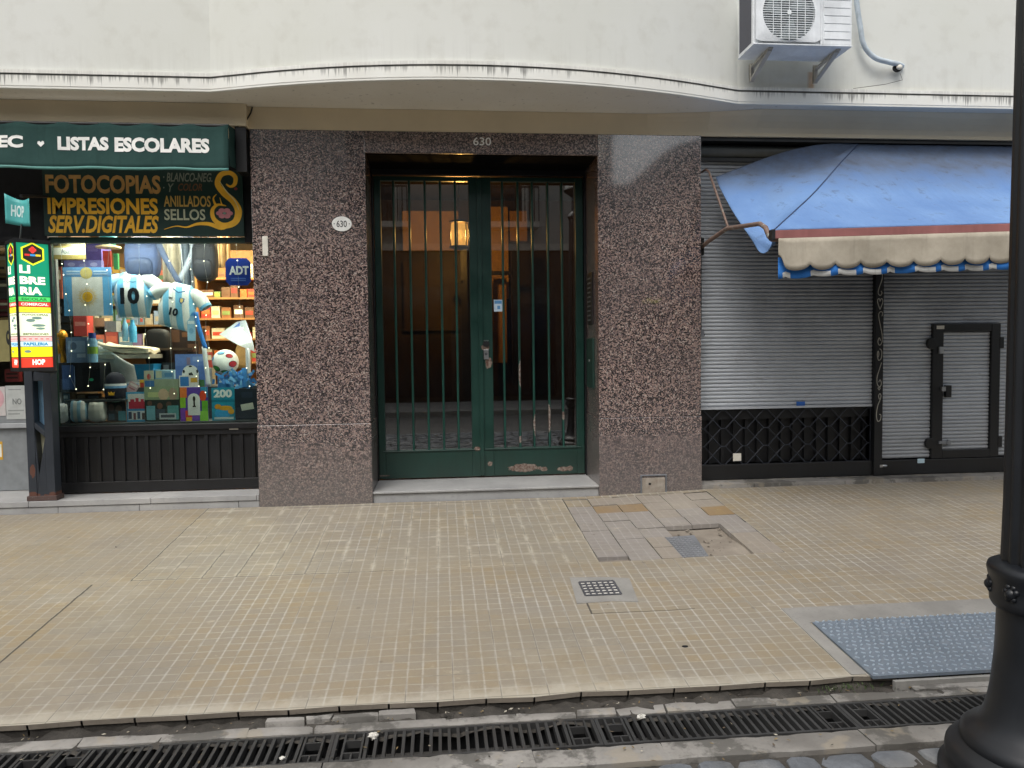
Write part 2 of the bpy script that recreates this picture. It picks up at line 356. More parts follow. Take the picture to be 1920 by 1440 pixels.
def mat_rough(name, ca, cb, cc, scale=6, rough=.85, bump=.006, crack=True, film=0):
    q = N(name); n = q.noise(scale, 6, .65); f = q.noise(scale*9, 4); g = q.noise(scale*.35, 3)
    c = q.mix(q.rng(n, .32, .68), ca, cb); c = q.mix(q.rng(g, .5, .7, 0, .7), c, cc)
    c = q.mix(q.math('MULTIPLY', q.rng(f, .55, .75), .3), c, tuple(v*.45 for v in ca))
    h = q.math('ADD', n, q.math('MULTIPLY', f, .4))
    if film: c = q.mix(q.rng(q.noise(3.2, 6, .68), .50, .555, 0, film), c, srgb('#4c4a46')); c = q.mix(q.rng(q.noise(5, 5, .6), .56, .62, 0, .5), c, srgb('#8d8474'))
    if crack:
        vo = q.n("ShaderNodeTexVoronoi", feature='DISTANCE_TO_EDGE'); vv = q.n("ShaderNodeVectorMath", operation='ADD')
        nn = q.n("ShaderNodeTexNoise"); q.L(q.co, nn.inputs[0]); nn.inputs['Scale'].default_value = 7; q.L(nn.outputs[1], vv.inputs[0]); q.L(q.co, vv.inputs[1])
        q.L(vv.outputs[0], vo.inputs['Vector']); vo.inputs['Scale'].default_value = 3.2
        e = q.rng(vo.outputs['Distance'], .004, .012, 1, 0); c = q.mix(q.math('MULTIPLY', e, .7), c, tuple(v*.2 for v in ca))
    q.set(Base_Color=c, Roughness=rough, Specular_IOR_Level=.3, Normal=q.bump(h, .45, bump)); return q.m
def mat_metal_paint(name, h, rough=.4, chips=(), chipcol='#8a7f74', edgewear=.0, dust=.0, z0=0.):
    q = N(name); n = q.noise(5, 5); f = q.noise(45, 5, .7); c0 = srgb(h)
    c = q.mix(q.rng(n, .3, .7), tuple(v*.85 for v in c0), tuple(v*1.2 for v in c0))
    c = q.mix(q.math('MULTIPLY', q.rng(q.noise(1, 5, .7, q.map((26, 26, 2))), .5, .8), .25), c, tuple(v*1.7+.01 for v in c0))
    x, y, z = q.xyz()
    r = q.rng(n, .3, .7, rough*.8, rough*1.25)
    for (cx, cz, rx, rz) in chips:
        d = q.math('ADD', q.math('POWER', q.math('DIVIDE', q.math('SUBTRACT', x, cx), rx), 2), q.math('POWER', q.math('DIVIDE', q.math('SUBTRACT', z, cz), rz), 2))
        d = q.math('ADD', d, q.math('MULTIPLY', q.math('SUBTRACT', q.noise(38, 4, .65), .5), 2.2))
        c = q.mix(q.rng(d, 1.0, 1.08, 0, 1) if False else q.rng(d, 1.05, .95), c, q.mix(q.rng(f, .4, .6), srgb(chipcol), srgb('#5b4036')))
    if edgewear:
        m = q.math('GREATER_THAN', q.noise(24, 5, .75), 1-edgewear); c = q.mix(q.math('MULTIPLY', m, .8), c, srgb('#8f948c'))
    if dust:
        c = q.mix(q.rng(q.math('ADD', z, q.math('MULTIPLY', n, .3)), z0+.15, z0+.6, dust, 0), c, srgb('#6b6760'))
    q.set(Base_Color=c, Roughness=r, Specular_IOR_Level=.5, Normal=q.bump(f, .08, .002)); return q.m
def mat_shutter():
    q = N("shutter_steel"); x, y, z = q.xyz(); n = q.noise(2.5, 5); s = q.noise(1, 5, .7, q.map((2, 2, 31)))
    c = q.mix(q.rng(n, .3, .7), srgb('#c3c8ce'), srgb('#b3b8bf'))
    c = q.mix(q.math('MULTIPLY', q.rng(s, .5, .8), .3), c, srgb('#6f7275'))
    # shade of the awning put into the upper slats' colour, fainter at the left
    awn_shade = q.math('ADD', q.rng(z, 1.25, 2.05), q.math('MULTIPLY', q.math('SUBTRACT', n, .5), .8))
    awn_shade = q.math('MULTIPLY', awn_shade, q.rng(x, 2.2, 3.0, .15, 1)); awn_shade = q.math('MULTIPLY', q.rng(awn_shade, .1, .9), .8)
    c = q.mix(awn_shade, c, srgb('#36373b'))
    c = q.mix(q.math('MULTIPLY', q.rng(q.noise(6, 6, .7), .58, .75), .35), c, srgb('#6b675f')); c = q.mix(q.rng(q.math('ADD', z, q.math('MULTIPLY', n, .4)), .55, 1.0, .35, 0), c, srgb('#77746d'))
    q.set(Base_Color=c, Metallic=0.0, Roughness=.38, Specular_IOR_Level=.4, Normal=q.bump(q.noise(30, 3), .06, .002)); return q.m
def mat_awning():
    q = N("faded_blue_canvas"); x, y, z = q.xyz(); z = q.math('ADD', z, 1.9); n = q.noise(2.2, 5); f = q.noise(240, 2); m = q.noise(9, 6, .7)
    c = q.mix(q.rng(n, .3, .7), srgb('#5878a8'), srgb('#7090bb'))
    d = q.rng(q.math('ADD', z, q.math('MULTIPLY', q.math('SUBTRACT', n, .5), .5)), 2.36, 2.66)
    d = q.math('ADD', d, q.rng(m, .58, .8, 0, .5))
    d = q.math('MINIMUM', d, 1); d = q.math('MULTIPLY', d, q.rng(m, .2, .7, .6, .95))
    c = q.mix(d, c, srgb('#4e535e'))
    crease = q.noise(1, 4, .6, q.map((9, 3, 2.5)))
    c = q.mix(q.rng(m, .58, .7, 0, .38), c, srgb('#46505f'))
    q.set(Base_Color=c, Roughness=.75, Specular_IOR_Level=.25, Normal=q.bump(q.math('ADD', crease, q.math('MULTIPLY', f, .03)), .5, .03)); return q.m
def mat_canvas(name, h, h2):
    q = N(name); n = q.noise(6, 6, .7); s = q.noise(1, 4, .6, q.map((20, 20, 1.5)))
    c = q.mix(q.rng(n, .35, .7), srgb(h), srgb(h2)); c = q.mix(q.math('MULTIPLY', q.rng(s, .55, .75), .45), c, tuple(v*.5 for v in srgb(h2)))
    q.set(Base_Color=c, Roughness=.85, Specular_IOR_Level=.15, Normal=q.bump(q.noise(200, 2), .2, .002)); return q.m
def mat_glass(name="window_glass", refl=.10, tint='#dfe6e2'):
    q = N(name); tr = q.n("ShaderNodeBsdfTransparent"); tr.inputs[0].default_value = (*srgb(tint), 1)
    gl = q.n("ShaderNodeBsdfGlossy"); gl.inputs['Roughness'].default_value = .015
    lw = q.n("ShaderNodeLayerWeight"); lw.inputs[0].default_value = .12
    mx = q.n("ShaderNodeMixShader"); f = q.math('ADD', q.math('MULTIPLY', lw.outputs[0], .9), refl); f = q.math('MINIMUM', f, 1)
    q.L(f, mx.inputs[0]); q.L(tr.outputs[0], mx.inputs[1]); q.L(gl.outputs[0], mx.inputs[2]); q.L(mx.outputs[0], q.out.inputs[0]); return q.m
def mat_emit(h, st):
    k = ('e', h, st)
    if k not in _cache: _cache[k] = paint(h, emit=st, var=0)
    return _cache[k]
WALL, FASC, SOFF, GRAN = mat_wall(), mat_fascia(), mat_soffit(), mat_granite()
GRANM = mat_granite('matt_granite', .4, .05)
BEAMM = paint('#dccdb0', .75, var=.06, scale=3)
TILE = mat_tile("yellow_pavement_tile", srgb('#877f71'), srgb('#7b7569'), srgb('#b0aea8'))
TILE_G = mat_tile("grey_pavement_tile", srgb('#807b77'), srgb('#8a8580'), srgb('#a19d97'), .7, False, .6, .0)
TILE_O = mat_tile("ochre_pavement_tile", srgb('#7d6648'), srgb('#836d50'), srgb('#8c795c'), .3, False, .4)
TILE_P = mat_tile("pale_pavement_tile", srgb('#857d73'), srgb('#8b847b'), srgb('#a29c93'), .5, False, .6, .15)
CONC = mat_rough("pale_concrete", srgb('#8a8883'), srgb('#7d7b77'), srgb('#6d6b67'), 6, .85, .005, False)
KERBM = mat_rough("worn_kerb_stone", srgb('#8f8c87'), srgb('#7a7772'), srgb('#55524e'), 6, .85, .010, False, .75)
SOIL = mat_rough("gritty_soil", srgb('#35332f'), srgb('#4a4641'), srgb('#242220'), 14, .95, .02, False)
PATCHC = mat_rough("sandy_screed", srgb('#857d72'), srgb('#736b61'), srgb('#8f877b'), 8, .9, .01, False)
COBB = mat_rough("blue_grey_cobble", srgb('#6c7075'), srgb('#54575b'), srgb('#7c7b78'), 9, .6, .02, False)
MARB = mat_rough("grey_marble", srgb('#a3a3a2'), srgb('#8f8f8f'), srgb('#b0afac'), 3, .45, .001, False)
BLACK = mat_metal_paint("black_enamel", '#0f1013', .42, dust=.05)
CAST = mat_metal_paint("black_cast_iron", '#0b0f15', .45, z0=0, dust=.04)
GRATE = mat_metal_paint("grate_iron", '#2c2c2c', .6, edgewear=.3)
GREEN = mat_metal_paint("bottle_green_enamel", '#12332c', .35, [(.72, .165, .13, .035), (.9, .15, .03, .02), (1.07, .145, .05, .02), (1.13, .15, .03, .022), (.39, 1.235, .035, .03), (.42, 1.1, .03, .05), (.31, .345, .025, .02), (.86, .16, .02, .015), (.42, .21, .02, .02), (-.5, .13, .05, .006)], dust=.12)
GBAR = mat_metal_paint("bar_green_enamel", '#1a443b', .35, [(.83, .55, .02, .1), (.95, .6, .015, .12), (.7, 1.0, .015, .12), (.83, .46, .012, .02), (1.08, .62, .015, .04), (.69, .42, .02, .03)], chipcol='#a09a92')
DKGREEN = paint('#17332c', .5)
SHUT, AWN = mat_shutter(), mat_awning()
GLASS, GLASSD = mat_glass("shop_glass", .045), mat_glass("door_glass", .25, '#cfd2cc')
CHROME = paint('#b9bbbd', .3, .9); STEEL = paint('#8b8f95', .4, .7)
WHITE = paint('#e4e4df', .45); OFFW = paint('#d6d2c6', .6); GOLD = paint('#f6bb34', .5, var=.12); GOLD2 = paint('#b98f50', .6, var=.2)
NIGHT = paint('#121315', .8)

# ================================================================== SETTING: ground
def structure(mb, name, **k):
    o = mb.build(name, org=(0, 0, 0), **k); o['kind'] = 'structure'; return o
m = MB().use(mat_rough("street_asphalt", srgb('#5b5a58'), srgb('#4c4b4a'), srgb('#66635f'), 5, .85, .006, False)); m.face([(-150, -150, -.36), (150, -150, -.36), (150, 150, -.36), (-150, 150, -.36)]); structure(m, "ground")
HX0, HX1, HY0, HY1 = .965, 2.165, -1.483, -.083          # repaired area
m = MB().use(TILE)
xs = sorted(set([round(-10+.2*i-.035, 4) for i in range(0, 120)]+[HX0, HX1, 1.765]))
ys = [0, -.04, HY1, -.283, -.483, -.683, -.883, -1.083, -1.283, HY0, -1.683, -1.883, -2.083, -2.283, -2.483, -2.683, -2.883, KY]
rs = random.Random(3); jit = {}
def sw(x, y):
    k = (round(x, 3), round(y, 3))
    if k not in jit: jit[k] = (rs.uniform(-.002, .002), rs.uniform(-.008, .008) if y == KY else 0)
    a, b = jit[k]; return (x, y+b, gz(x, y)+a)
for i in range(len(xs)-1):
    for j in range(len(ys)-1):
        x0, x1, y0, y1 = xs[i], xs[i+1], ys[j], ys[j+1]
        if x0 >= HX0-.001 and x1 <= HX1+.001 and y1 >= HY0-.001 and y0 <= HY1+.001: continue
        m.face([sw(x0, y1), sw(x1, y1), sw(x1, y0), sw(x0, y0)])
for i in range(len(xs)-1):
    a, b = sw(xs[i], KY), sw(xs[i+1], KY); g_ = .004
    m.use(SOIL); m.face([(a[0]+g_, a[1]+.012, a[2]-.08), (b[0]-g_, b[1]+.012, b[2]-.08), (b[0]-g_, b[1]+.012, b[2]-.02), (a[0]+g_, a[1]+.012, a[2]-.02)]); m.use(PATCHC)
    m.face([(a[0]+g_, a[1]+.004, a[2]-.022), (b[0]-g_, b[1]+.004, b[2]-.022), (b[0]-g_, b[1], b[2]), (a[0]+g_, a[1], a[2])])
structure(m, "sidewalk", smooth=30, weld=True)
# repaired paving: loose slabs, some missing, over a sandy bed
m = MB().use(PATCHC)
m.grid(lambda u, v: (HX0-.02+(HX1-HX0+.04)*u, HY0-.02+(HY1-HY0+.04)*v, gz(HX0+(HX1-HX0)*u, HY0+(HY1-HY0)*v)-.03+.012*math.sin(9*u+4*v)*math.sin(13*v)), 14, 14)
rs = random.Random(11)
for i in range(6):
    for j in range(7):
        x0, y0 = HX0+.2*i, HY0+.2*j
        cx, cy = x0+.1, y0+.1
        if 1.58 < cx < 1.965 and cy < -.88: continue                 # sunken screed
        if cx < 1.16 and cy < -1.29: 
            if cx < 1.1: y0 += .07
        if i == 2 and j in (0, 1): x1l = .135
        else: x1l = .2
        gap = .003; w = .2-gap
        mt = TILE_G
        if (i, j) in ((1, 5), (2, 5), (5, 4)): mt = TILE_O
        elif j == 6 or i == 5 and j > 4: mt = TILE_P if i > 0 else TILE
        elif (i, j) in ((3, 4), (3, 5), (4, 5), (2, 1), (2, 0)): mt = TILE_P
        elif i >= 5 and j < 2: mt = TILE_P
        ta, tb, dz = rs.uniform(-.012, .012), rs.uniform(-.02, .02), rs.uniform(-.003, .004)
        a = rs.uniform(-.012, .012)
        P = []
        for (u, v) in ((gap, gap), (x1l-gap, gap), (x1l-gap, HY0+.2*(j+1)-y0-gap), (gap, HY0+.2*(j+1)-y0-gap)):
            px_, py_ = x0+u-(v-.1)*a, y0+v+(u-.1)*a
            P.append((px_, py_, gz(px_, py_)+dz+ta*(u-.1)+tb*(v-.1)))
        m.use(mt); n = 4
        m.poly(P+[(p[0], p[1], p[2]-.03) for p in P], [(0, 1, 2, 3)]+[(k, k+4, (k+1) % 4+4, (k+1) % 4) for k in range(4)])
m.use(PATCHC); rs2 = random.Random(2)
for k in range(26):                                                   # crumbs in the sunken part
    x, y, r_ = rs2.uniform(1.6, 1.95), rs2.uniform(-1.47, -.9), rs2.uniform(.004, .012); m.ball((x, y, gz(x, y)-.022), (r_, r_, r_*.6), 6, 4)
structure(m, "repaired_paving")
def on_walk(name, pts, mat_, lift, th=.02, **k):
    mb = MB().use(mat_); P = [(x, y, gz(x, y)+lift) for x, y in pts]; n = len(P)
    mb.poly(P+[(p[0], p[1], p[2]-th) for p in P], [tuple(range(n))]+[(i, i+n, (i+1) % n+n, (i+1) % n) for i in range(n)])
    return mb
structure(on_walk("", [(.71, -2.085), (.9, -2.075), (1.045, -2.1), (1.08, -1.77), (.95, -1.735), (.735, -1.72)], CONC, .004), "concrete_patch")
structure(on_walk("", [(1.765, -2.955), (1.835, -2.955), (1.835, -2.45), (3.6, -2.45), (3.6, -2.285), (1.765, -2.275)], CONC, .004), "concrete_border")

# kerb zone: soil gap, broken kerb stones, drain channel, outer stones, cobbles
GZ = -.272
m = MB().use(SOIL); rs = random.Random(5)
m.grid(lambda u, v: (-8+16*u, -2.93-.2*v, -.266-.018*v+.014*math.sin(97*u*7+5*v)*math.cos(61*u*5)+.008*math.sin(311*u)), 320, 6)
rs3 = random.Random(8)
for k in range(150):
    x, y, r_ = rs3.uniform(-2.6, 2.6), rs3.uniform(-3.03, -2.98), rs3.uniform(.004, .016)
    m.ball((x, y, -.277), (r_, r_*.8, r_*.7), 6, 4)
structure(m, "gutter_soil", smooth=50)
def stones(mb, x0, x1, ya, yb, z, rs, lmin, lmax, th=.05, jy=.012, dome=.004):
    x = x0
    pa = ya+rs.uniform(-jy, jy)
    while x < x1:
        l = rs.uniform(lmin, lmax); g = rs.uniform(.0012, .004); na = ya+rs.uniform(-jy, jy)
        k = max(3, int(l/.045)); P = [(x+g+(l-2*g)*i/k, (pa+(na-pa)*i/k)+rs.uniform(-.006, .006)) for i in range(k+1)]
        Q = [(x+g+(l-2*g)*i/k+rs.uniform(-.01, .01), yb+rs.uniform(-.003, .003)) for i in range(k, -1, -1)]
        dz = rs.uniform(-.005, .005); pts = [(p[0], p[1], z+dz) for p in P+Q]; c = sum((Vector(p) for p in pts), Vector())/len(pts)
        ins = [tuple(Vector(p).lerp(c, .12)+Vector((0, 0, dome*.6))) for p in pts]; low = [(p[0], p[1], p[2]-th) for p in pts]; n = len(pts)
        mb.poly(ins+pts+low, [tuple(range(n))]+[(i, i+n, (i+1) % n+n, (i+1) % n) for i in range(n)]+[(i+n, i+2*n, (i+1) % n+2*n, (i+1) % n+n) for i in range(n)])
        x += l; pa = na
m = MB().use(KERBM); rs = random.Random(21)
stones(m, -8, -1.15, -3.025, -3.092, -.265, rs, .3, .55)
stones(m, -1.1, 1.25, -3.035, -3.092, -.266, rs, .1, .34, jy=.016)
stones(m, 1.25, 8, -3.03, -3.092, -.264, rs, .18, .4, jy=.01)
stones(m, -.72, -.18, -2.985, -3.02, -.25, rs, .1, .2, jy=.006)      # broken lip stones still at the pavement edge
structure(on_walk("", [(1.93, -3.015), (3.6, -3.015), (3.6, -2.995), (1.93, -2.995)], CONC, -.01, .06), "kerb_lip")
stones(m, 2.0, 4.5, -3.0, -3.05, -.255, rs, .7, .9, jy=.004)
structure(m, "kerb_stones", smooth=40)
m = MB().use(NIGHT)
for (a, b) in (((-8, -3.098, -.29), (8, -3.098, -.29)),):
    m.box(-8, 8, -3.31, -3.29, -.55, -.29); m.box(-8, 8, -3.105, -3.09, -.55, -.29); m.box(-8, 8, -3.31, -3.09, -.56, -.54)
structure(m, "drain_channel")
m = MB().use(KERBM); rs = random.Random(33)
stones(m, -8, 8, -3.312, -3.425, -.268, rs, .35, .8, jy=.003, dome=.006)
structure(m, "outer_kerb_stones", smooth=40)
m = MB().use(COBB); rs = random.Random(41)
y = -3.435; row = 0
while y > -6.2:
    d = rs.uniform(.11, .135); x = -4+rs.uniform(0, .1)
    while x < 4.5:
        l = rs.uniform(.12, .2); c = Vector((x+l/2, y-d/2, 0)); n = 10; pts = []
        for k in range(n):
            a = 2*math.pi*k/n+rs.uniform(-.12, .12); ex = abs(math.cos(a))**.6*math.copysign(1, math.cos(a)); ey = abs(math.sin(a))**.6*math.copysign(1, math.sin(a))
            pts.append(Vector((c.x+ex*(l/2-.003)*rs.uniform(.88, 1.03), c.y+ey*(d/2-.003)*rs.uniform(.88, 1.03), -.288+rs.uniform(-.004, .004))))
        tx, ty, dz = rs.uniform(-.06, .06), rs.uniform(-.06, .06), rs.uniform(-.006, .006)
        rings = [[p+Vector((0, 0, -.05)) for p in pts], pts]
        for s_, h in ((.93, .008), (.6, .011)):
            rings.append([c+(Vector((p.x, p.y, 0))-c)*s_+Vector((0, 0, -.288+h+dz+tx*(p.x-c.x)+ty*(p.y-c.y)+rs.uniform(-.002, .002))) for p in pts])
        vs = [tuple(v) for r_ in rings for v in r_]
        m.poly(vs, [(q*n+k, q*n+(k+1) % n, (q+1)*n+(k+1) % n, (q+1)*n+k) for q in range(3) for k in range(n)]+[tuple(range(3*n, 4*n))])
        x += l
    y -= d; row += 1
m.use(SOIL).face([(-4, -6.2, -.289), (4.5, -6.2, -.289), (4.5, -3.43, -.289), (-4, -3.43, -.289)])
structure(m, "cobbled_street", smooth=40)
# ================================================================== THE BUILDING
B = thing("apartment_building", "cream apartment building with bowed canopy moulding and brown granite street front, filling the view", "building", (0, 0, 0))
def plan(off=0.0, x0=-12, x1=14):
    P = [(x0, -.33), (-1.62, -.33)]
    n = 22
    for i in range(1, n):
        t = i/n; x = -1.60+t*(2.32+1.60)
        s = math.sin(math.pi*t)**.8 if False else (1-(2*t-1)**2)
        y = -.33+(.04*t)-.375*s
        P.append((x, y))
    P += [(2.34, -.29), (x1, -.29)]
    return [(x, y-off) for x, y in P]
def sweep(mb, prof, closed=False):
    for k in range(len(prof)-1):
        (o0, z0), (o1, z1) = prof[k], prof[k+1]; A, C_ = plan(o0), plan(o1)
        for i in range(len(A)-1):
            mb.face([(A[i][0], A[i][1], z0), (A[i+1][0], A[i+1][1], z0), (C_[i+1][0], C_[i+1][1], z1), (C_[i][0], C_[i][1], z1)])
m = MB().use(WALL); sweep(m, [(-.02, 3.236), (-.02, 4.2), (-.02, 7.5)]); m.build("upper_wall", B, smooth=25)
m = MB().use(FASC); sweep(m, [(-.04, 3.104), (-.006, 3.10), (0, 3.104), (0, 3.118), (.003, 3.120), (.003, 3.197), (-.006, 3.199), (-.006, 3.205), (.001, 3.207), (.001, 3.233), (-.03, 3.238)]); m.build("moulding", B, smooth=25)
m = MB().use(SOFF); P = plan(-.005)
for i in range(len(P)-1): m.face([(P[i][0], P[i][1], 3.106), (P[i+1][0], P[i+1][1], 3.106), (P[i+1][0], .1, 3.106), (P[i][0], .1, 3.106)])
m.build("soffit", B)
m = MB().use(BEAMM)
m.box(-12, -1.44, -.07, .3, 2.94, 3.104); m.box(-1.44, 1.7, .002, .3, 2.936, 3.104)
prof = [(.002, 2.936), (.002, 2.965), (-.02, 3.0), (-.06, 3.04), (-.11, 3.075), (-.17, 3.104), (.3, 3.104), (.3, 2.936)]
n = len(prof); xa = [1.7, 2.2, 2.6, 14]
def prf(k): f_ = [0, .45, 1, 1][k]; return [(y if y > 0 else .002+(y-.002)*f_, z) for y, z in prof]
for k in range(3):
    A, C_ = prf(k), prf(k+1)
    for i in range(n): m.face([(xa[k], *A[i]), (xa[k+1], *C_[i]), (xa[k+1], *C_[(i+1) % n]), (xa[k], *A[(i+1) % n])])
m.build("beam", B, smooth=60)
def pilaster(x0, x1, nm):
    q = MB().use(GRAN); q.box(x0, x1, 0, .6, .646, 2.936); o = q.build("pilaster", B, bev=.004)
    q = MB().use(GRAN); q.box(x0-.004, x1+.004, -.006, .6, -.08, .643); q.build("plinth", o, bev=.004); return o
pilaster(-1.435, -.561, 0); pilaster(1.287, 2.146, 0)
m = MB().use(GRANM); m.box(-.56, 1.286, 0, .5, 2.777, 2.934); m.box(-.561, 1.287, -.004, .02, 2.766, 2.776); m.build("lintel", B, bev=.002)
m = MB().use(GRAN); m.box(-12, -5.3, 0, .6, -.1, 2.936); m.build("side_wall", B); m = MB().use(GRAN); m.box(5.6, 14, 0, .6, -.1, 2.936); m.build("side_wall", B)
# steps
m = MB().use(MARB); m.box(-.556, 1.282, .02, .6, -.06, .068); m.box(-.556, 1.282, .004, .75, .07, .088); m.build("door_step", B, bev=.004)
m = MB().use(MARB); x = -5.2
for w in (1.2, .84, .9, .8, .02): m.box(x, min(x+w-.003, -1.44), .0, .7, .052, .096); x += w
x = -5.2
for w in (1.0, 1.25, .6, .75, .16): m.box(x, min(x+w-.003, -1.44), .008, .7, -.1, .049); x += w
m.build("shop_step", B, bev=.003)
m = MB().use(KERBM); x = 2.15
for w in (.46, .8, .25, 1.1, .8): m.box(x, x+w-.004, .002, .7, -.05, .066); x += w
m.build("shutter_step", B, bev=.004)
# access plate at the foot of the right pilaster
m = MB().use(mat_rough("battered_plate", srgb('#9a948a'), srgb('#85796c'), srgb('#b3ada2'), 22, .6, .004, False)); m.box(1.64, 1.835, -.012, .0, .0, .14); m.use(BLACK); m.disc(1.705, .09, .012, .01, -.0135, 9)
m.use(STEEL); m.box(1.626, 1.639, -.018, 0, .01, .155); m.box(1.836, 1.849, -.018, 0, .01, .155); m.box(1.626, 1.849, -.0175, 0, .156, .166)
tag(m.build("access_plate", bev=.002), "battered grey metal access plate at the foot of the right granite pilaster", "access plate")

# ---------------- entrance: two leaves, header, hall
DY = .53
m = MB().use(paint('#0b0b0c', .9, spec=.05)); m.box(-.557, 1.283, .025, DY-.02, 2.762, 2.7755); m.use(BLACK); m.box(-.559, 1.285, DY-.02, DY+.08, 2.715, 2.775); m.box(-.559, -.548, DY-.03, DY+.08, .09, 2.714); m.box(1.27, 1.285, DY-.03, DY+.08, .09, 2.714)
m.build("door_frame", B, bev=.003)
def leaf(x0, x1, g0, g1, bars, lockside):
    L = MB().use(GREEN)
    L.box(x0, g0, DY, DY+.05, .10, 2.708); L.box(g1, x1, DY, DY+.05, .10, 2.708)
    L.box(g0, g1, DY+.001, DY+.05, .10, .335); L.box(g0, g1, DY+.001, DY+.05, 2.67, 2.708)
    L.box(x0+.035 if lockside > 0 else x0+.02, x1-.02 if lockside > 0 else x1-.035, DY-.008, DY, .332, .345)   # ledge above the kick panel
    L.box(g0+.001, g1-.001, DY+.012, DY+.02, .336, .352)
    o = L.build("entrance_door", B, bev=.004)
    for b in bars:
        q = MB().use(GBAR); q.tube([(b, DY+.012, .337), (b, DY+.012, 2.668)], .0098, 8); q.build("door_bar", o, smooth=50)
    q = MB().use(GLASSD); q.box(g0-.005, g1+.005, DY+.030, DY+.034, .33, 2.675); q.build("door_pane", o)
    return o
d1 = leaf(-.545, .352, -.487, .266, (-.378, -.244, -.111, .021, .149), 1)
d2 = leaf(.356, 1.267, .458, 1.199, (.558, .693, .819, .956, 1.08), -1)
m = MB().use(GREEN); m.box(.335, .373, DY-.014, DY-.002, .11, 2.7); m.build("meeting_strip", d1, bev=.004)
m = MB().use(CHROME); m.box(.378, .42, DY-.012, DY-.001, 1.13, 1.215); m.use(BLACK).disc(.399, 1.178, .011, .011, DY-.0135, 12); m.use(STEEL).disc(.399, 1.178, .006, .006, DY-.0145, 10); m.build("door_lock", d2, bev=.002)
m = MB().use(BLACK); m.disc(.4, 1.265, .03, .026, DY-.012, 14, .012); m.use(CHROME)
for a in range(5): m.box(.38+.009*a, .384+.009*a, DY-.016, DY-.01, 1.29-.004*(a % 2), 1.298)
m.build("door_knob", d2)
# sticker on the right pane
x0, x1, z0, z1 = bx4(926, 562, 942, 584, DY+.027)
m = MB().use(paint('#c9dcea', .4)); m.box(x0, x1, DY+.0265, DY+.0285, z0, z1); m.use(paint('#5b93c4', .5)); m.box(x0+.006, x1-.006, DY+.0255, DY+.0265, z1-.035, z1-.008); m.box(x0+.03, x1-.02, DY+.0255, DY+.0265, z0+.02, z0+.05)
tag(m.build("sticker"), "small pale blue sticker on the glass of the right entrance leaf", "sticker")
# intercom and green box on the right reveal
t = thing("intercom_panel", "narrow intercom panel with a column of metal buttons on the right door reveal", "intercom", (1.284, .3, 1.5))
m = MB().use(BLACK); m.box(1.274, 1.286, .2, .4, 1.42, 1.86); m.build("backplate", t, bev=.003)
for k in range(10):
    m = MB().use(CHROME); m.box(1.268, 1.2745, .26, .36, 1.45+.039*k, 1.462+.039*k); m.build("button", t)
m = MB().use(DKGREEN); m.box(1.268, 1.286, .16, .42, .88, 1.3); m.use(CHROME); m.box(1.262, 1.268, .28, .31, 1.1, 1.12)
tag(m.build("letter_plate", bev=.004), "dark green metal box under the intercom on the right door reveal", "letter box")
# hall behind the door
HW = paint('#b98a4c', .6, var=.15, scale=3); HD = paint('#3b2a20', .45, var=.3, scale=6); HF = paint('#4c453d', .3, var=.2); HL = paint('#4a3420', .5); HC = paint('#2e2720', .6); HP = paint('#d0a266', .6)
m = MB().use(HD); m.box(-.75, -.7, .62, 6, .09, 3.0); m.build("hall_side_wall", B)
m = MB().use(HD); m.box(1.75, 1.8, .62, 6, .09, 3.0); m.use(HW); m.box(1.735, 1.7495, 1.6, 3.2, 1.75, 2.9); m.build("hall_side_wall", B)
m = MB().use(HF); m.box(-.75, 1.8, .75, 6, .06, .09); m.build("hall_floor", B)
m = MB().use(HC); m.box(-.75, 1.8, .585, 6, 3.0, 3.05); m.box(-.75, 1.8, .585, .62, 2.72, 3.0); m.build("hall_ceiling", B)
m = MB().use(HD); m.box(-.7, 1.75, 3.05, 3.15, .09, 3.0)

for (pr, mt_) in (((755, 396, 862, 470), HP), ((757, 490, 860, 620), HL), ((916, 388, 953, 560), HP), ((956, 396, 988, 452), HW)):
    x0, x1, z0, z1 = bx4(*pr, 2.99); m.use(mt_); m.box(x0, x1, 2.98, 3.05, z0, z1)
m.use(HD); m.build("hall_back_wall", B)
# inner screen door with dark frame halfway down the hall
m = MB().use(paint('#221a15', .4)); Y = 2.5
for (a, b, c, d) in ((865, 450, 877, 720), (960, 470, 975, 720), (915, 508, 962, 515), (915, 515, 921, 720), (880, 590, 915, 596), (852, 526, 868, 531)):
    x0, x1, z0, z1 = bx4(a, b, c, d, Y); m.box(x0, x1, Y, Y+.06, z0, z1)
m.build("hall_screen", B)
m = MB().use(HW); x0, x1, z0, z1 = bx4(924, 520, 950, 680, 2.8); m.box(x0, x1, 2.8, 2.83, z0, z1); m.build("hall_panel", B)
# lantern
SHADEM = N("amber_lamp_glass"); _e = SHADEM.n("ShaderNodeEmission"); _e.inputs[0].default_value = (1, .5, .13, 1); _e.inputs[1].default_value = 2.6
_t = SHADEM.n("ShaderNodeBsdfTransparent"); _t.inputs[0].default_value = (1, .75, .4, 1); _m = SHADEM.n("ShaderNodeMixShader"); _m.inputs[0].default_value = .5
SHADEM.L(_t.outputs[0], _m.inputs[1]); SHADEM.L(_e.outputs[0], _m.inputs[2]); SHADEM.L(_m.outputs[0], SHADEM.out.inputs[0]); SHADEM = SHADEM.m
ld = bpy.data.lights.new("lantern_light", 'POINT'); ld.energy = 110; ld.color = (1, .66, .3); ld.shadow_soft_size = .05
lo = bpy.data.objects.new("lantern_light", ld); COL.objects.link(lo); lo.location = at(861, 440, 1.5)
LY = 1.5; c = at(861, 440, LY)
t = thing("hall_lantern", "glowing cylindrical hall lantern hanging behind the entrance door bars", "lantern", (c.x, LY, c.z))
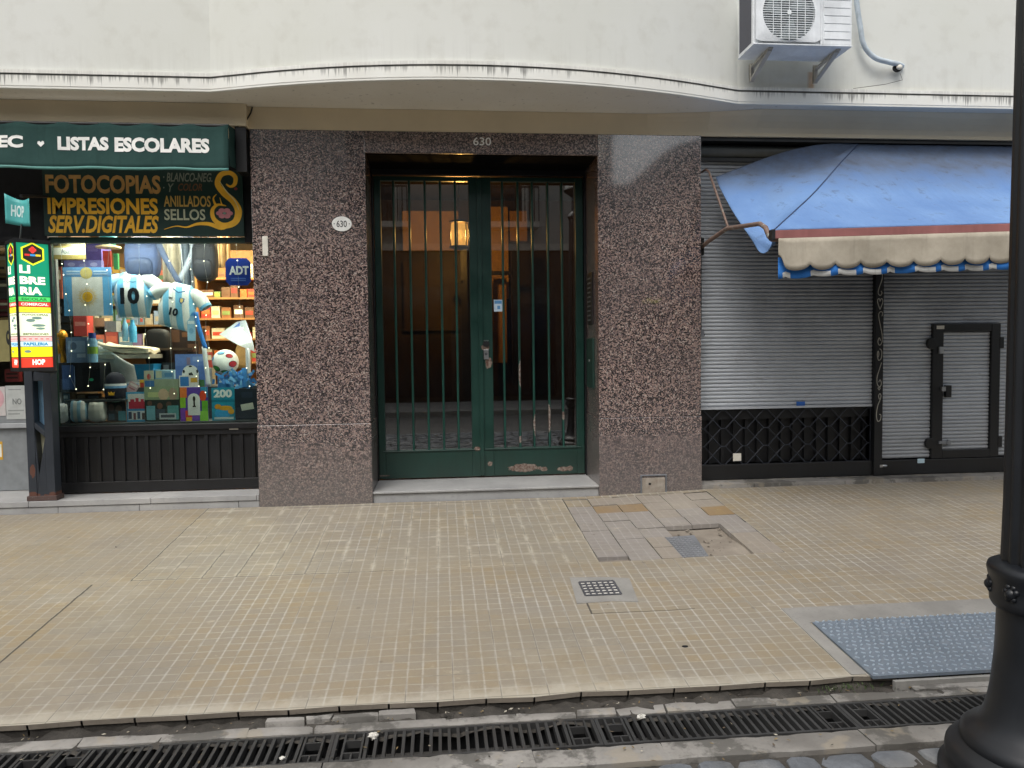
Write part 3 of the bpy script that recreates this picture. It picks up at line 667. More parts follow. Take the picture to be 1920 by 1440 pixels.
m = MB().use(SHADEM); m.lathe((c.x, LY, c.z), [(.075, -.11), (.085, -.1), (.085, .1), (.075, .11)], 20); m.build("lamp_shade", t, smooth=40)
m = MB().use(paint('#2a1d12', .4, .4))
for k in range(6):
    a = 2*math.pi*k/6+.3; m.tube([(c.x+.09*math.cos(a), LY+.09*math.sin(a), c.z-.13), (c.x+.09*math.cos(a), LY+.09*math.sin(a), c.z+.13)], .006, 6)
m.lathe((c.x, LY, c.z), [(.1, .115), (.1, .13), (.03, .15)], 20); m.lathe((c.x, LY, c.z), [(.02, -.15), (.1, -.13), (.1, -.115)], 20); m.tube([(c.x, LY, c.z+.14), (c.x, LY, 2.99)], .006, 6); m.build("frame", t)

# number over the door, enamel plaque, little white plate
m = MB().use(paint('#fbf9f3', .35)); m.text("630", .287, .430, 2.832, 2.896, -.006, .012)
tag(m.build("house_number"), "pale metal numerals 630 fixed on the granite lintel over the door", "house number")
m = MB().use(WHITE); m.disc(-.75, 2.213, .076, .058, -.008, 28, .008); m.use(paint('#1d1f24')); m.text("630", -.79, -.711, 2.187, 2.238, -.0095, .006)
m.disc(-.808, 2.213, .004, .004, -.009, 8); m.disc(-.692, 2.213, .004, .004, -.009, 8)
tag(m.build("number_plaque"), "oval white enamel plaque with 630 on the left granite pilaster", "plaque")
m = MB().use(OFFW); m.box(-1.359, -1.316, -.014, 0, 1.962, 2.116)
tag(m.build("sensor_plate", bev=.004), "small upright white plastic plate on the left pilaster near the shop window", "plate")
# loose black cable beside the canopy
m = MB().use(NIGHT); m.tube([at(473, 201, -.012), at(470, 212, -.02), at(463, 224, -.03), at(452, 234, -.04), at(440, 240, -.05)], .006, 6)
tag(m.build("cable", smooth=60), "short black cable hanging from the beam beside the green valance", "cable")

# ---------------- right hand shop: shutters, grille, post
SYY = .2
def slats(mb, x0, x1, z0, z1, y, pitch=.0325, dep=.009):
    z = z0; n = max(1, round((z1-z0)/pitch)); p = (z1-z0)/n
    prof = [(.0, .004), (.004, .10), (-dep*.55, .2), (-dep*.95, .42), (-dep, .6), (-dep*.7, .82), (-.001, .93), (.004, .97)]
    pts = [(y+.006+a, z0+p*(k+b)) for k in range(n) for a, b in prof]+[(y+.006, z1)]
    m_ = len(pts)
    mb.poly([(x0, *q) for q in pts]+[(x1, *q) for q in pts], [(i, i+m_, i+1+m_, i+1) for i in range(m_-1)])
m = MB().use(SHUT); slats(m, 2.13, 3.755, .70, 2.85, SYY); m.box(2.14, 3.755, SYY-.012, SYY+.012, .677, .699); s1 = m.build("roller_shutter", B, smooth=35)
m = MB().use(paint('#2d63b5', .5)); x0, x1, z0, z1 = bx4(1494, 753, 1510, 763, SYY-.02); m.box(x0, x1, SYY-.0145, SYY-.0125, z0+.01, z1); tag(m.build("sticker"), "tiny blue and white sticker on the bottom rail of the wide shutter", "sticker")
m = MB().use(SHUT)
wx0, wx1, wz0, wz1 = 4.33, 4.935, .205, 1.39
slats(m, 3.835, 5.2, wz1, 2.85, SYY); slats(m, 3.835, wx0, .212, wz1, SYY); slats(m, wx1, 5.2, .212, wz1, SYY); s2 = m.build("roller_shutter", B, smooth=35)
m = MB().use(BLACK)
for a in ((wx0-.03, wx0+.07, wz0, wz1), (wx1-.085, wx1, wz0, wz1), (wx0+.07, wx1-.085, wz1-.07, wz1), (wx0+.07, wx1-.085, wz0, wz0+.072)): m.box(a[0], a[1], SYY-.03, SYY+.02, a[2], a[3])
for zc in (1.22, .34):
    m.disc(wx0-.04, zc, .045, .05, SYY-.034, 12, .03); m.box(wx1-.01, wx1+.03, SYY-.034, SYY, zc-.05, zc+.05)
wd = m.build("wicket_door", s2, bev=.004)
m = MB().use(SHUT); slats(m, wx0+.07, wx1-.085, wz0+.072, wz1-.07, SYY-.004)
m.use(BLACK); m.box(wx0+.085, wx0+.135, SYY-.05, SYY-.02, .745, .85); m.use(CHROME); m.box(wx0+.02, wx0+.062, SYY-.045, SYY-.03, 1.13, 1.19); m.box(wx0+.045, wx0+.08, SYY-.052, SYY-.03, .8, .84); m.use(STEEL); m.box(wx0+.03, wx0+.12, SYY-.045, SYY-.03, .335, .36); m.disc(wx0+.12, .345, .02, .025, SYY-.05, 12, .02)
m.use(OFFW); m.box(wx0+.0, wx0+.07, SYY-.0335, SYY-.0305, 1.345, 1.375); m.build("wicket_panel", s2, smooth=35)
m = MB().use(BLACK); m.box(3.835, 5.25, SYY-.03, SYY+.03, .07, .2); m.box(2.14, 3.755, SYY-.02, SYY+.03, .07, .2); m.box(3.757, 3.833, SYY-.045, SYY+.04, .07, 2.86); o = m.build("shutter_post", B, bev=.004)
m = MB().use(paint('#a9a59b', .5)); sx = 3.795; Y = SYY-.0475
def S_(pts, w=.007): m.stroke([(sx+a, z) for a, z in pts], w, Y)
S_([(.02, 1.85), (.015, 1.78), (-.012, 1.7), (-.018, 1.66), (0, 1.64), (.016, 1.66), (.008, 1.68)])
S_([(0, 1.52), (-.022, 1.58), (-.018, 1.61), (-.006, 1.61), (0, 1.59), (.008, 1.61), (.02, 1.61), (.024, 1.58), (0, 1.52)])
S_([(.018, 1.46), (.024, 1.49), (.005, 1.5), (-.012, 1.47), (.005, 1.38), (.022, 1.3), (.022, 1.24), (0, 1.21), (-.016, 1.24), (-.004, 1.275), (.008, 1.25)])
S_([(-.016, 1.1), (-.006, 1.13), (-.012, 1.16), (-.02, 1.13), (-.008, 1.08), (.016, 1.1), (.02, 1.16), (0, 1.18)])
S_([(.02, 1.06), (0, 1.0), (-.02, .93), (-.016, .87), (.008, .85), (.02, .88), (.008, .91), (-.004, .89)])
S_([(.0, .82), (.01, .84), (-.01, .84), (0, .82)], .006)
S_([(.004, .74), (-.004, .77), (.008, .79), (.018, .77), (.008, .73), (-.012, .68), (-.022, .6), (-.01, .55), (.014, .56), (.02, .6), (.004, .61)])
m.build("scroll_ornament", o)
m = MB().use(BLACK); 
m.box(2.14, 3.757, SYY+.09, SYY+.1, .2, .69)
for k in range(15): x = 2.2+.108*k; m.box(x, x+.03, SYY+.06, SYY+.09, .2, .69)
m.box(2.14, 3.757, SYY+.03, SYY+.08, .585, .68); m.build("shopfront_panel", B)
m = MB().use(paint('#33363d', .4, .4)); cw, ch, x0g, z0g = .19, .155, 2.15, .2
for i in range(9):
    for j in range(3):
        cx, cz = x0g+cw*(i+.5)-.02, z0g+ch*(j+.5); y = SYY+.005
        pts = [(cx-cw/2, cz), (cx-.02, cz+ch/2), (cx+.02, cz+ch/2), (cx+cw/2, cz), (cx+.02, cz-ch/2), (cx-.02, cz-ch/2)]
        for a in range(6):
            p, q = pts[a], pts[(a+1) % 6]
            p, q = [(min(max(v[0], 2.15), 3.75), min(max(v[1], .2), .672)) for v in (p, q)]
            if math.hypot(p[0]-q[0], p[1]-q[1]) > .005: m.tube([(p[0], y, p[1]), (q[0], y, q[1])], .0055, 5, False)
m.build("diamond_grille", B)
m = MB().use(OFFW); 
x0, x1, z0, z1 = bx4(1374, 850, 1389, 864, SYY-.0); m.box(x0, x1, SYY-.008, SYY-.004, z0, z1)
tag(m.build("paper_scrap"), "scrap of white paper caught in the diamond grille", "litter")
m = MB().use(paint('#bcd3dd', .5)); x0, x1, z0, z1 = bx4(1720, 860, 1733, 868, SYY-.03); m.box(x0, x1, SYY-.034, SYY-.031, z0, z1); tag(m.build("sticker"), "torn pale sticker on the black rail under the narrow shutter", "sticker")
m = MB().use(CHROME); x0, x1, z0, z1 = bx4(1652, 870, 1664, 877, SYY-.04); m.ball(((x0+x1)/2, SYY-.04, (z0+z1)/2), ((x1-x0)/2, .015, .013), 10, 6); m.box(x0-.015, x0+.01, SYY-.05, SYY-.03, z0+.005, z1-.005); tag(m.build("padlock", smooth=60), "small steel padlock low on the black post between the shutters", "padlock")
# roller housing over the shutters
m = MB().use(mat_metal_paint("housing_steel", '#4a4d4c', .5, dust=0)); m.tube([(2.15, SYY-.04, 2.855), (5.6, SYY-.04, 2.855)], .05, 14); m.use(BLACK); m.box(2.147, 5.6, .03, .3, 2.905, 2.936); m.box(2.147, 5.6, SYY-.045, SYY-.02, 2.77, 2.80); m.box(2.147, 5.6, SYY+.02, .7, 2.7, 2.934); m.build("shutter_housing", B, smooth=40)
m = MB().use(NIGHT); m.box(2.147, 5.6, .45, .5, .06, 2.94); m.box(5.2, 5.6, .1, .5, .06, 2.94); m.build("shop_back_wall", B)
m = MB().use(BLACK); m.tube([(2.165, .08, 1.33), (2.165, .08, 2.06)], .014, 8); m.tube([(2.165, .08, 1.33), (2.2, .08, 1.31)], .014, 8); m.use(STEEL); m.box(2.15, 2.19, .05, .11, 1.3, 1.36); m.build("shutter_guide", B)
# ================================================================== STREET OBJECTS
# drain grates, one casting per metre
def grate(x0, first, lbl):
    L = 1.018; y0, y1 = -3.304, -3.098; z1 = GZ+.004; z0 = z1-.03; q = MB().use(GRATE)
    q.box(x0, x0+L, y0, y0+.012, z0, z1); q.box(x0, x0+L, y1-.012, y1, z0, z1); q.box(x0, x0+.014, y0+.012, y1-.012, z0, z1); q.box(x0+L-.014, x0+L, y0+.012, y1-.012, z0, z1)
    for e in (0, 1):                                   # lifting pockets at both ends
        a = x0+.045 if e == 0 else x0+L-.045-.06
        q.box(a-.008, a, y0+.012, y1-.012, z0, z1-.001); q.box(a+.06, a+.068, y0+.012, y1-.012, z0, z1-.001)
        q.box(a, a+.06, y0+.055, y0+.063, z0, z1-.002); q.box(a, a+.06, y1-.063, y1-.055, z0, z1-.002)
        q.box(a+.027, a+.033, y0+.012, y0+.055, z0, z1-.002); q.box(a+.027, a+.033, y1-.055, y1-.012, z0, z1-.002)
    n = 23; a0, a1 = x0+.125, x0+L-.125
    for k in range(n):
        x = a0+(a1-a0)*k/(n-1); q.box(x-.006, x+.006, y0+.012, y1-.012, z0, z1-.001)
    o = q.build("drain_grate"); return tag(o, lbl, "drain grate", "iron grates of the gutter drain")
GL = {-3: "iron drain grate left of the one at the photo's lower left corner", -2: "leftmost iron drain grate, cut by the lower left corner of the photo", -1: "iron drain grate below the left shop step, second from the left", 0: "iron drain grate with litter, in line with the green entrance door",
      1: "iron drain grate below the right pilaster and small floor drain", 2: "iron drain grate ending behind the lamp post base", 3: "iron drain grate beyond the lamp post, at the far right"}
for k, v in GL.items():
    if k > -3: grate(.59-1.02+1.02*k-.0, False, v)
# litter on the grates
for (x, y, h, r_, l) in ((-.28, -3.15, '#c9c6bd', .022, "crumpled grey paper lying on the middle drain grate"), (.78, -3.13, '#b8b6ae', .018, "twist of pale litter on the drain grate under the right pilaster"), (-.6, -3.27, '#d8d5cc', .012, "small white scrap stuck in the drain bars")):
    q = MB().use(paint(h, .8)); rr = random.Random(int(x*100)); q.ball((x, y, GZ+.012), (r_, r_*.7, r_*.6), 9, 6, lambda d: rr.uniform(.6, 1.25)); tag(q.build("litter_scrap"), l, "litter")
q = MB().use(paint('#d9d2bd', .8)); c = at(195, 1365, -3.0); rr = random.Random(4); q.ball((-1.93, -3.03, -.245), (.045, .02, .014), 9, 6, lambda d: rr.uniform(.6, 1.3)); q.ball((-1.9, -3.0, -.238), (.016, .014, .012), 8, 5, lambda d: rr.uniform(.7, 1.2))
tag(q.build("litter_scrap"), "torn off-white rag lying on the broken kerb at the lower left", "litter")
q = MB(); rr = random.Random(77)
for k in range(240):
    zone = rr.random()
    if zone < .45: x, y = rr.uniform(-2.6, 2.4), rr.uniform(-3.03, -2.985); z = -.262
    elif zone < .75: x, y = rr.uniform(-2.4, 2.2), rr.uniform(-3.5, -3.31); z = -.262
    elif zone < .85: x, y = rr.uniform(-2.4, 2.2), rr.uniform(-3.3, -3.1); z = GZ+.003
    else: x, y = rr.uniform(-3.2, 4), rr.choice([rr.uniform(-.05, -.01), rr.uniform(-2.9, -.1)]); z = gz(x, y)+.002
    q.use(paint(rr.choice(['#6b5a3c', '#55493a', '#8d8575', '#3d3a34', '#7a6a4a', '#a09a8c']), .9)); a = rr.uniform(0, 6.3); l_, w_ = rr.uniform(.004, .013), rr.uniform(.002, .005); u_ = Vector((math.cos(a), math.sin(a), rr.uniform(-.2, .2)))*l_; v_ = Vector((-math.sin(a), math.cos(a), rr.uniform(-.3, .3)))*w_; p = Vector((x, y, z+.004))
    q.face([p-u_, p-v_, p+u_, p+v_])
tag(q.build("leaf_debris"), "scattered dry leaf bits and crumbs in the gutter", "debris", kind='stuff')
# covers set in the pavement
q = on_walk("", [(1.5, -1.477), (1.67, -1.477), (1.715, -1.07), (1.505, -1.07)], mat_metal_paint("lid_iron", '#66696d', .45, edgewear=.35), -.004, .02)
q.use(paint('#7b7d80', .5, .1))
for i in range(6):
    for j in range(11):
        x, y = 1.52+.027*i, -1.455+.035*j; q.obox((x, y, gz(x, y)-.003), (.009, 0, 0), (0, .012, 0), (0, 0, .002))
tag(q.build("utility_cover"), "small steel-blue metal utility cover sunk in the broken grey paving", "utility cover")
q = MB().use(paint('#5b5c60', .5, .5)); x0, x1, y0, y1 = .775, .975, -1.995, -1.805
for k in range(7): x = x0+(x1-x0)*k/6; q.obox((x, (y0+y1)/2, gz(x, -1.9)+.006), (.0055, 0, 0), (0, (y1-y0)/2, .075*(y1-y0)/2), (0, 0, .003))
for k in range(6): y = y0+(y1-y0)*k/5; q.obox(((x0+x1)/2, y, gz(.9, y)+.0065), ((x1-x0)/2, 0, 0), (0, .0055, .0004), (0, 0, .003))
q.use(paint('#b3b0aa', .8)); q.face([(x0, y0, gz(.9, y0)+.0045), (x1, y0, gz(.9, y0)+.0045), (x1, y1, gz(.9, y1)+.0045), (x0, y1, gz(.9, y1)+.0045)])
tag(q.build("floor_drain"), "square grey grid floor drain in a light concrete patch of the pavement", "floor drain")
CPL = N("checker_plate_paint"); _pn = CPL.noise(5, 6, .7); _pf = CPL.noise(40, 4); 
_cc = CPL.mix(CPL.rng(_pn, .35, .68), srgb('#717b86'), srgb('#646e78')); _cc = CPL.mix(CPL.rng(_pf, .5, .75, 0, .55), _cc, srgb('#8d9196')); _cc = CPL.mix(CPL.rng(CPL.noise(3.3, 4, .6), .66, .69), _cc, srgb('#8f8780'))
CPL.set(Base_Color=_cc, Roughness=.5, Metallic=.2, Normal=CPL.bump(_pf, .15, .002))
q = on_walk("", [(1.842, -2.992), (3.7, -2.992), (3.7, -2.462), (1.842, -2.462)], CPL.m, .010, .014)
q.use(paint('#98a4af', .4, .15))  # paler than the plate: highlights of the raised lozenges put into their colour
for j in range(15):
    for i in range(54):
        x, y = 1.865+.034*i+(.017 if j % 2 else 0), -2.975+.0365*j
        if x > 3.68: continue
        a = R(45) if (i+j) % 2 else R(-45); z = gz(x, y)+.0105
        q.obox((x, y, z), (.0095*math.cos(a), .0095*math.sin(a), 0), (-.0035*math.sin(a), .0035*math.cos(a), 0), (0, 0, .0035))
tag(q.build("checker_plate"), "large worn blue-grey checkered steel plate in the pavement beside the lamp post", "access plate")
q = MB().use(NIGHT); q.ball((1.13, -2.62, gz(1.13, -2.62)+.002), (.016, .011, .003), 10, 5); tag(q.build("dark_pebble"), "small dark pebble lying on the yellow tiles", "pebble")  # a flattened bottle cap on the tiles
q = MB().use(paint('#3c4a2a', .8)); rr = random.Random(9)
for k in range(60):
    x, y = 1.62+rr.gauss(.1, .09), -3.0+rr.gauss(0, .012); a = rr.uniform(0, 6.3); h = rr.uniform(.01, .03); z = -.27+rr.uniform(0, .015)
    q.face([(x, y, z), (x+.006*math.cos(a), y+.006*math.sin(a), z+h*.6), (x+.012*math.cos(a), y+.012*math.sin(a), z+h), (x+.004*math.sin(a), y-.004*math.cos(a), z+h*.5)])
o = q.build("weeds"); tag(o, "small green weeds in the gap at the kerb beside the steel plate", "weeds", kind='stuff')
# lamp post
PX, PY, PZ = 1.47, -3.72, -.30
PX = CAM.x+(at(1954, 1200, PY)).x
t = thing("street_lamp", "black fluted cast iron lamp post with ringed base at the right edge", "street lamp", (PX, PY, PZ))
m = MB().use(CAST)
m.lathe((PX, PY, PZ), [(.30, 0), (.30, .045), (.28, .055), (.272, .07), (.276, .09), (.28, .105), (.277, .125), (.265, .14), (.246, .15), (.235, .158), (.237, .17), (.233, .188), (.217, .203), (.195, .217), (.178, .235), (.165, .262), (.155, .3), (.147, .35), (.141, .41), (.136, .47), (.133, .55), (.132, .635)], 64); m.build("base", t, smooth=50)
m = MB().use(CAST); m.lathe((PX, PY, PZ), [(.132, .63), (.145, .635), (.153, .65), (.154, .665), (.151, .682), (.153, .72), (.16, .745), (.163, .76), (.159, .775), (.146, .782), (.13, .786), (.118, .79)], 64)
for k in range(8):
    a = 2*math.pi*k/8+.25
    for (da, dz, r_) in ((0, 0, .02), (.11, .008, .012), (-.11, .008, .012), (.06, .022, .011), (-.06, .022, .011), (.06, -.016, .011), (-.06, -.016, .011)):
        m.ball((PX+.150*math.cos(a+da), PY+.150*math.sin(a+da), PZ+.70+dz), (r_, r_, r_), 8, 6)
m.build("collar", t, smooth=60)
m = MB().use(CAST); m.lathe((PX, PY, PZ), [(.118, .78), (.113, 1.0), (.11, 1.8), (.104, 2.6), (.094, 3.4)], 96, 16, .045); m.build("column", t, smooth=60)
m = MB().use(CAST); m.lathe((PX, PY, PZ), [(.1, 3.38), (.12, 3.42), (.1, 3.46), (.06, 3.5), (.05, 3.7), (.16, 3.78), (.17, 3.8), (.16, 3.82)], 40); m.lathe((PX, PY, PZ), [(.2, 4.3), (.22, 4.32), (.1, 4.45), (.03, 4.52), (.02, 4.6)], 32); m.tube([(PX, PY, PZ+3.7), (PX, PY, PZ+4.4)], .015, 6); m.build("lantern_frame", t, smooth=40)
m = MB().use(paint('#e8e6df', .25)); m.lathe((PX, PY, PZ), [(.14, 3.82), (.19, 4.05), (.2, 4.3)], 32); m.build("lamp_shade", t, smooth=50)

# ---------------- air conditioner on the upper wall
AW = mat_metal_paint("ac_white", '#d5d9dc', .4); 
t = thing("air_conditioner", "white split air conditioner outdoor unit with round grille on rusty wall brackets", "air conditioner", (2.66, -.5, 3.39))
ax0, ax1, ay0, ay1, az0, az1 = 2.29, 3.03, -.70, -.415, 3.392, 3.94; fcx, fcz, fr = 2.549, 3.62, .197
m = MB().use(AW)
m.box(ax0, ax1, ay0+.02, ay1, az0+.012, az1); m.box(ax0-.004, ax1+.004, ay0+.0, ay1+.01, az0, az0+.011)
px1 = 2.79                                              # fan panel with round opening
n = 48; ring = [(fcx+fr*math.cos(2*math.pi*k/n), fcz+fr*math.sin(2*math.pi*k/n)) for k in range(n)]
def edge(a):
    c, s_ = math.cos(a), math.sin(a); xl, xr, zb, zt = ax0+.012, px1, az0+.025, az1-.02
    k = min([((xr-fcx)/c if c > 1e-6 else 9), ((xl-fcx)/c if c < -1e-6 else 9), ((zt-fcz)/s_ if s_ > 1e-6 else 9), ((zb-fcz)/s_ if s_ < -1e-6 else 9)]); return (fcx+c*k, fcz+s_*k)
out = [edge(2*math.pi*k/n) for k in range(n)]
for k in range(n):
    a, b = ring[k], ring[(k+1) % n]; c_, d_ = out[k], out[(k+1) % n]
    m.face([(a[0], ay0-.006, a[1]), (b[0], ay0-.006, b[1]), (d_[0], ay0, d_[1]), (c_[0], ay0, c_[1])]); m.face([(a[0], ay0-.006, a[1]), (b[0], ay0-.006, b[1]), (b[0], ay0+.018, b[1]), (a[0], ay0+.018, a[1])])
m.box(px1+.002, px1+.02, ay0+.002, ay0+.02, az0+.012, az1); m.box(px1+.022, ax1, ay0+.004, ay0+.02, az0+.012, az1)
m.build("casing", t, bev=.004)
m = MB().use(AW)
for k in range(8): z = az0+.05+.056*k; m.box(px1+.03, ax1-.012, ay0-.001, ay0+.004, z, z+.0515)
m.build("side_panel", t, bev=.005)
m = MB().use(paint('#5d6467', .6)); m.disc(fcx, fcz, fr-.002, fr-.002, ay0+.0185, 40); m.use(paint('#7f888b', .5))
for k in range(3):
    a = 2*math.pi*k/3+.5
    m.poly([(fcx+.05*math.cos(a), ay0+.014, fcz+.05*math.sin(a)), (fcx+.18*math.cos(a-.35), ay0+.016, fcz+.18*math.sin(a-.35)), (fcx+.185*math.cos(a+.45), ay0+.012, fcz+.185*math.sin(a+.45)), (fcx+.05*math.cos(a+.9), ay0+.012, fcz+.05*math.sin(a+.9))], [(0, 1, 2, 3)])
m.build("fan", t)
m = MB().use(paint('#dfe4e6', .4))
for k in range(23):
    z = fcz-fr+.0165*(k+1); h = math.sqrt(max(0, fr*fr-(z-fcz)**2))
    if h > .02: m.box(fcx-h, fcx+h, ay0-.006, ay0-.003, z-.0022, z+.0022)
for k in range(5):
    x = fcx-.12+.06*k; h = math.sqrt(fr*fr-(x-fcx)**2); m.box(x-.002, x+.002, ay0-.009, ay0-.006, fcz-h, fcz+h)
m.disc(fcx, fcz, .016, .016, ay0-.011, 14, .004)
m.build("fan_grille", t)
m = MB().use(paint('#4c4d55', .6)); m.box(ax0-.002, ax0+.001, ay0+.05, ay1-.02, az0+.03, az1); m.build("coil_side", t)
def bracket(x):
    q = MB().use(mat_metal_paint("bracket_paint", '#b3aea4', .5, edgewear=.34) if 'bk' not in _cache else _cache['bk']); _cache['bk'] = q.mats[0]
    def bar(p, q_, w=.016): q.obox((Vector(p)+Vector(q_))/2, (w, 0, 0), (Vector(q_)-Vector(p))/2, (Vector(q_)-Vector(p)).cross(Vector((1, 0, 0))).normalized()*.006)
    bar((x, -.30, 3.365), (x, -.66, 3.387)); q.box(x-.018, x+.018, -.322, -.312, 3.26, 3.40); bar((x, -.318, 3.27), (x, -.64, 3.378)); q.box(x-.018, x-.012, -.345, -.31, 3.26, 3.39)
    return q.build("bracket", t)
bracket(2.435); bracket(2.95)
cp = [at(1604, -60, -.38), at(1606, 0, -.36), at(1613, 50, -.345), at(1620, 85, -.34), at(1640, 108, -.335), at(1668, 117, -.33), at(1683, 120, -.315), at(1692, 124, -.28)]
t2 = thing("refrigerant_pipe", "pale insulated pipe curving down from the air conditioner into the wall", "pipe", cp[-1])
sm_ = []
for i in range(len(cp)-1):
    for k in range(5):
        a, b, c_, d_ = cp[max(i-1, 0)], cp[i], cp[i+1], cp[min(i+2, len(cp)-1)]; u_ = k/5
        sm_.append(.5*((2*b)+(c_-a)*u_+(2*a-5*b+4*c_-d_)*u_*u_+(3*b-a-3*c_+d_)*u_**3))
m = MB().use(paint('#b9c4cc', .6, var=.2, bump=.004)); m.tube(sm_+[cp[-1]], .019, 10); m.build("hose", t2, smooth=60)
m = MB().use(NIGHT); c = at(1682, 128, -.312); m.disc(c.x, c.z, .036, .03, -.318, 14, .012); m.use(OFFW); m.ball((c.x+.012, -.325, c.z+.004), (.026, .016, .02), 10, 6); m.build("wall_sleeve", t2)
m = MB().use(paint('#55524c')); m.tube([at(1688, 138, -.318), at(1692, 150, -.318), at(1660, 158, -.318), at(1600, 166, -.318)], .0022, 5); tag(m.build("wire"), "thin dark wire running from the pipe hole down to the moulding", "wire")

# ---------------- blue awning
t = thing("blue_awning", "faded blue canvas shop awning with red bar and scalloped beige valance over grey shutters", "awning", (3.8, -.6, 1.9))
A0 = Vector((3.53, .06, 2.905)); BR = 5.35
bL = Vector((2.217, -1.2, 1.965)); bR = Vector((BR, -1.2, 2.06))
def top_sheet(u, v):
    a = A0.lerp(Vector((BR, .06, 2.905)), u); b = (bL+Vector((0, 0, .02))).lerp(bR+Vector((0, 0, .02)), u); p = a.lerp(b, v)
    q_ = mnoise.noise(Vector((p.x*1.3, v*2.2, 1.7))); p.z += .03*q_*math.sin(math.pi*v)**.6+.010*math.sin((p.x*2.1+v*3.4)*3.1)*max(0, q_+.2)*math.sin(math.pi*v)
    p.z += -.07*math.sin(math.pi*v)*(.35+.65*math.sin(math.pi*min(1, u*1.0))**.5)+.006*math.sin(9*u+3*v)*math.sin(math.pi*v); return p
m = MB().use(AWN); m.grid(top_sheet, 90, 36); m.build("canopy", t, smooth=60, solid=.004)
B0 = Vector((2.262, -.02, 2.60)); Dd = Vector((2.2, -1.09, 1.86))
def hem(s):                                             # free edge from the wall down to the bar end
    P = [B0, Vector((2.255, -.12, 2.50)), Vector((2.25, -.42, 2.24)), Vector((2.232, -.8, 1.98)), Vector((2.20, -1.02, 1.86)), Vector((2.215, -1.12, 1.865)), bL+Vector((.012, .01, .0))]
    k = s*(len(P)-1); i = min(int(k), len(P)-2); u_ = k-i
    a, b, c_, d_ = P[max(i-1, 0)], P[i], P[i+1], P[min(i+2, len(P)-1)]
    return .5*((2*b)+(c_-a)*u_+(2*a-5*b+4*c_-d_)*u_*u_+(3*b-a-3*c_+d_)*u_**3)
def side_sheet(u, v):
    # u from the hip seam (0) to the hem/wall edge (1); v from the top (0) to the bar (1)
    hip = top_sheet(0, v)
    k = v
    if k < .45:
        s = k/.45; top = A0.lerp(B0, s); top.z += .10*math.sin(math.pi*s)*(1-s*.5); e = top
    else: e = hem((k-.45)/.55)
    p = hip.lerp(e, u); p.z += -.035*math.sin(math.pi*u)*math.sin(math.pi*v)+.008*math.sin(14*v+5*u)*math.sin(math.pi*u); p.y += .012*math.sin(11*v)*math.sin(math.pi*u); p.z += .035*mnoise.noise(Vector((u*2.5, v*4.5, 5.1)))*math.sin(math.pi*u)+.008*math.sin(26*v+9*u)*max(0, mnoise.noise(Vector((u*3, v*3, 8)))+.1)*math.sin(math.pi*u); return p
m = MB().use(AWN); m.grid(side_sheet, 40, 80); m.build("side_flap", t, smooth=60, solid=.004)
m = MB().use(paint('#33425e', .8)); m.tube([tuple(top_sheet(0, k/18)+Vector((0, 0, .003))) for k in range(19)], .005, 6); m.build("hip_seam", t, smooth=60)
m = MB().use(mat_metal_paint("oxide_red_bar", '#8d5a57', .55, edgewear=.28))
m.obox((bL+bR)/2+Vector((-.01, 0, -.012)), ((bR-bL)/2), (0, .022, 0), (0, 0, .027)); m.use(BLACK); m.obox(bL+Vector((-.016, 0, -.012)), (.012, 0, 0), (0, .026, 0), (0, 0, .034)); m.build("front_bar", t, bev=.003)
def barz(x): return bL.z+(bR.z-bL.z)*(x-bL.x)/(bR.x-bL.x)
sc = .184
def vfront(u, v):
    x = 2.235+(BR-2.235)*u; k = ((x-2.262) % sc)/sc; h = .205+.045*(1-abs(2*k-1)**1.6*1.0)
    h = .165+.05*math.sqrt(max(0, 1-(2*k-1)**2))+.008*mnoise.noise(Vector((x*3, 0, 9))); e = math.exp(-((x-2.235)/.03)**2); h -= .09*e
    return Vector((x, -1.222+.012*math.sin(x*7)*v-.006*math.sin(x*21)*v+.012*mnoise.noise(Vector((x*4, v, 3)))*v, barz(x)-.038-h*v))
m = MB().use(mat_canvas("beige_valance", '#9c9485', '#b0a899')); m.grid(vfront, 320, 6); m.build("valance", t, smooth=60, solid=.003)
BLUEC, WHC = mat_canvas("blue_trim", '#2f6db8', '#3b79c2'), mat_canvas("white_trim", '#dcdcd8', '#c9cac8')
m = MB(); n = 300; rr = random.Random(6)
for i in range(n):
    xa_, xb_ = 2.25+(BR-2.25)*i/n, 2.25+(BR-2.25)*(i+1)/n; k = ((xa_-2.262) % sc)/sc
    def zz(x):
        w = .5+.5*math.cos(2*math.pi*((x-2.25)/sc)); return barz(x)-.038-.238-.020*math.sqrt(max(0, 1-(2*(((x-2.30) % sc)/sc)-1)**2))-.010*math.exp(-(x-2.3)**2/.05)
    kk = int((xa_-2.262)/sc); white = .1 < k < .84 if kk % 4 else (.05 < k < .35)
    ya = lambda x: -1.2+.014*math.sin(x*9)
    m.use(BLUEC); m.face([(xa_, ya(xa_), barz(xa_)-.16), (xb_, ya(xb_), barz(xb_)-.16), (xb_, ya(xb_), zz(xb_)+.036), (xa_, ya(xa_), zz(xa_)+.036)])
    m.use(WHC if white else BLUEC); m.face([(xa_, ya(xa_), zz(xa_)+.036), (xb_, ya(xb_), zz(xb_)+.036), (xb_, ya(xb_)-.004, zz(xb_)), (xa_, ya(xa_)-.004, zz(xa_))])
m.build("rear_trim", t, weld=True, smooth=60, solid=.002)
RUST = mat_metal_paint("rusty_pipe", '#6e5a50', .6, edgewear=.4)
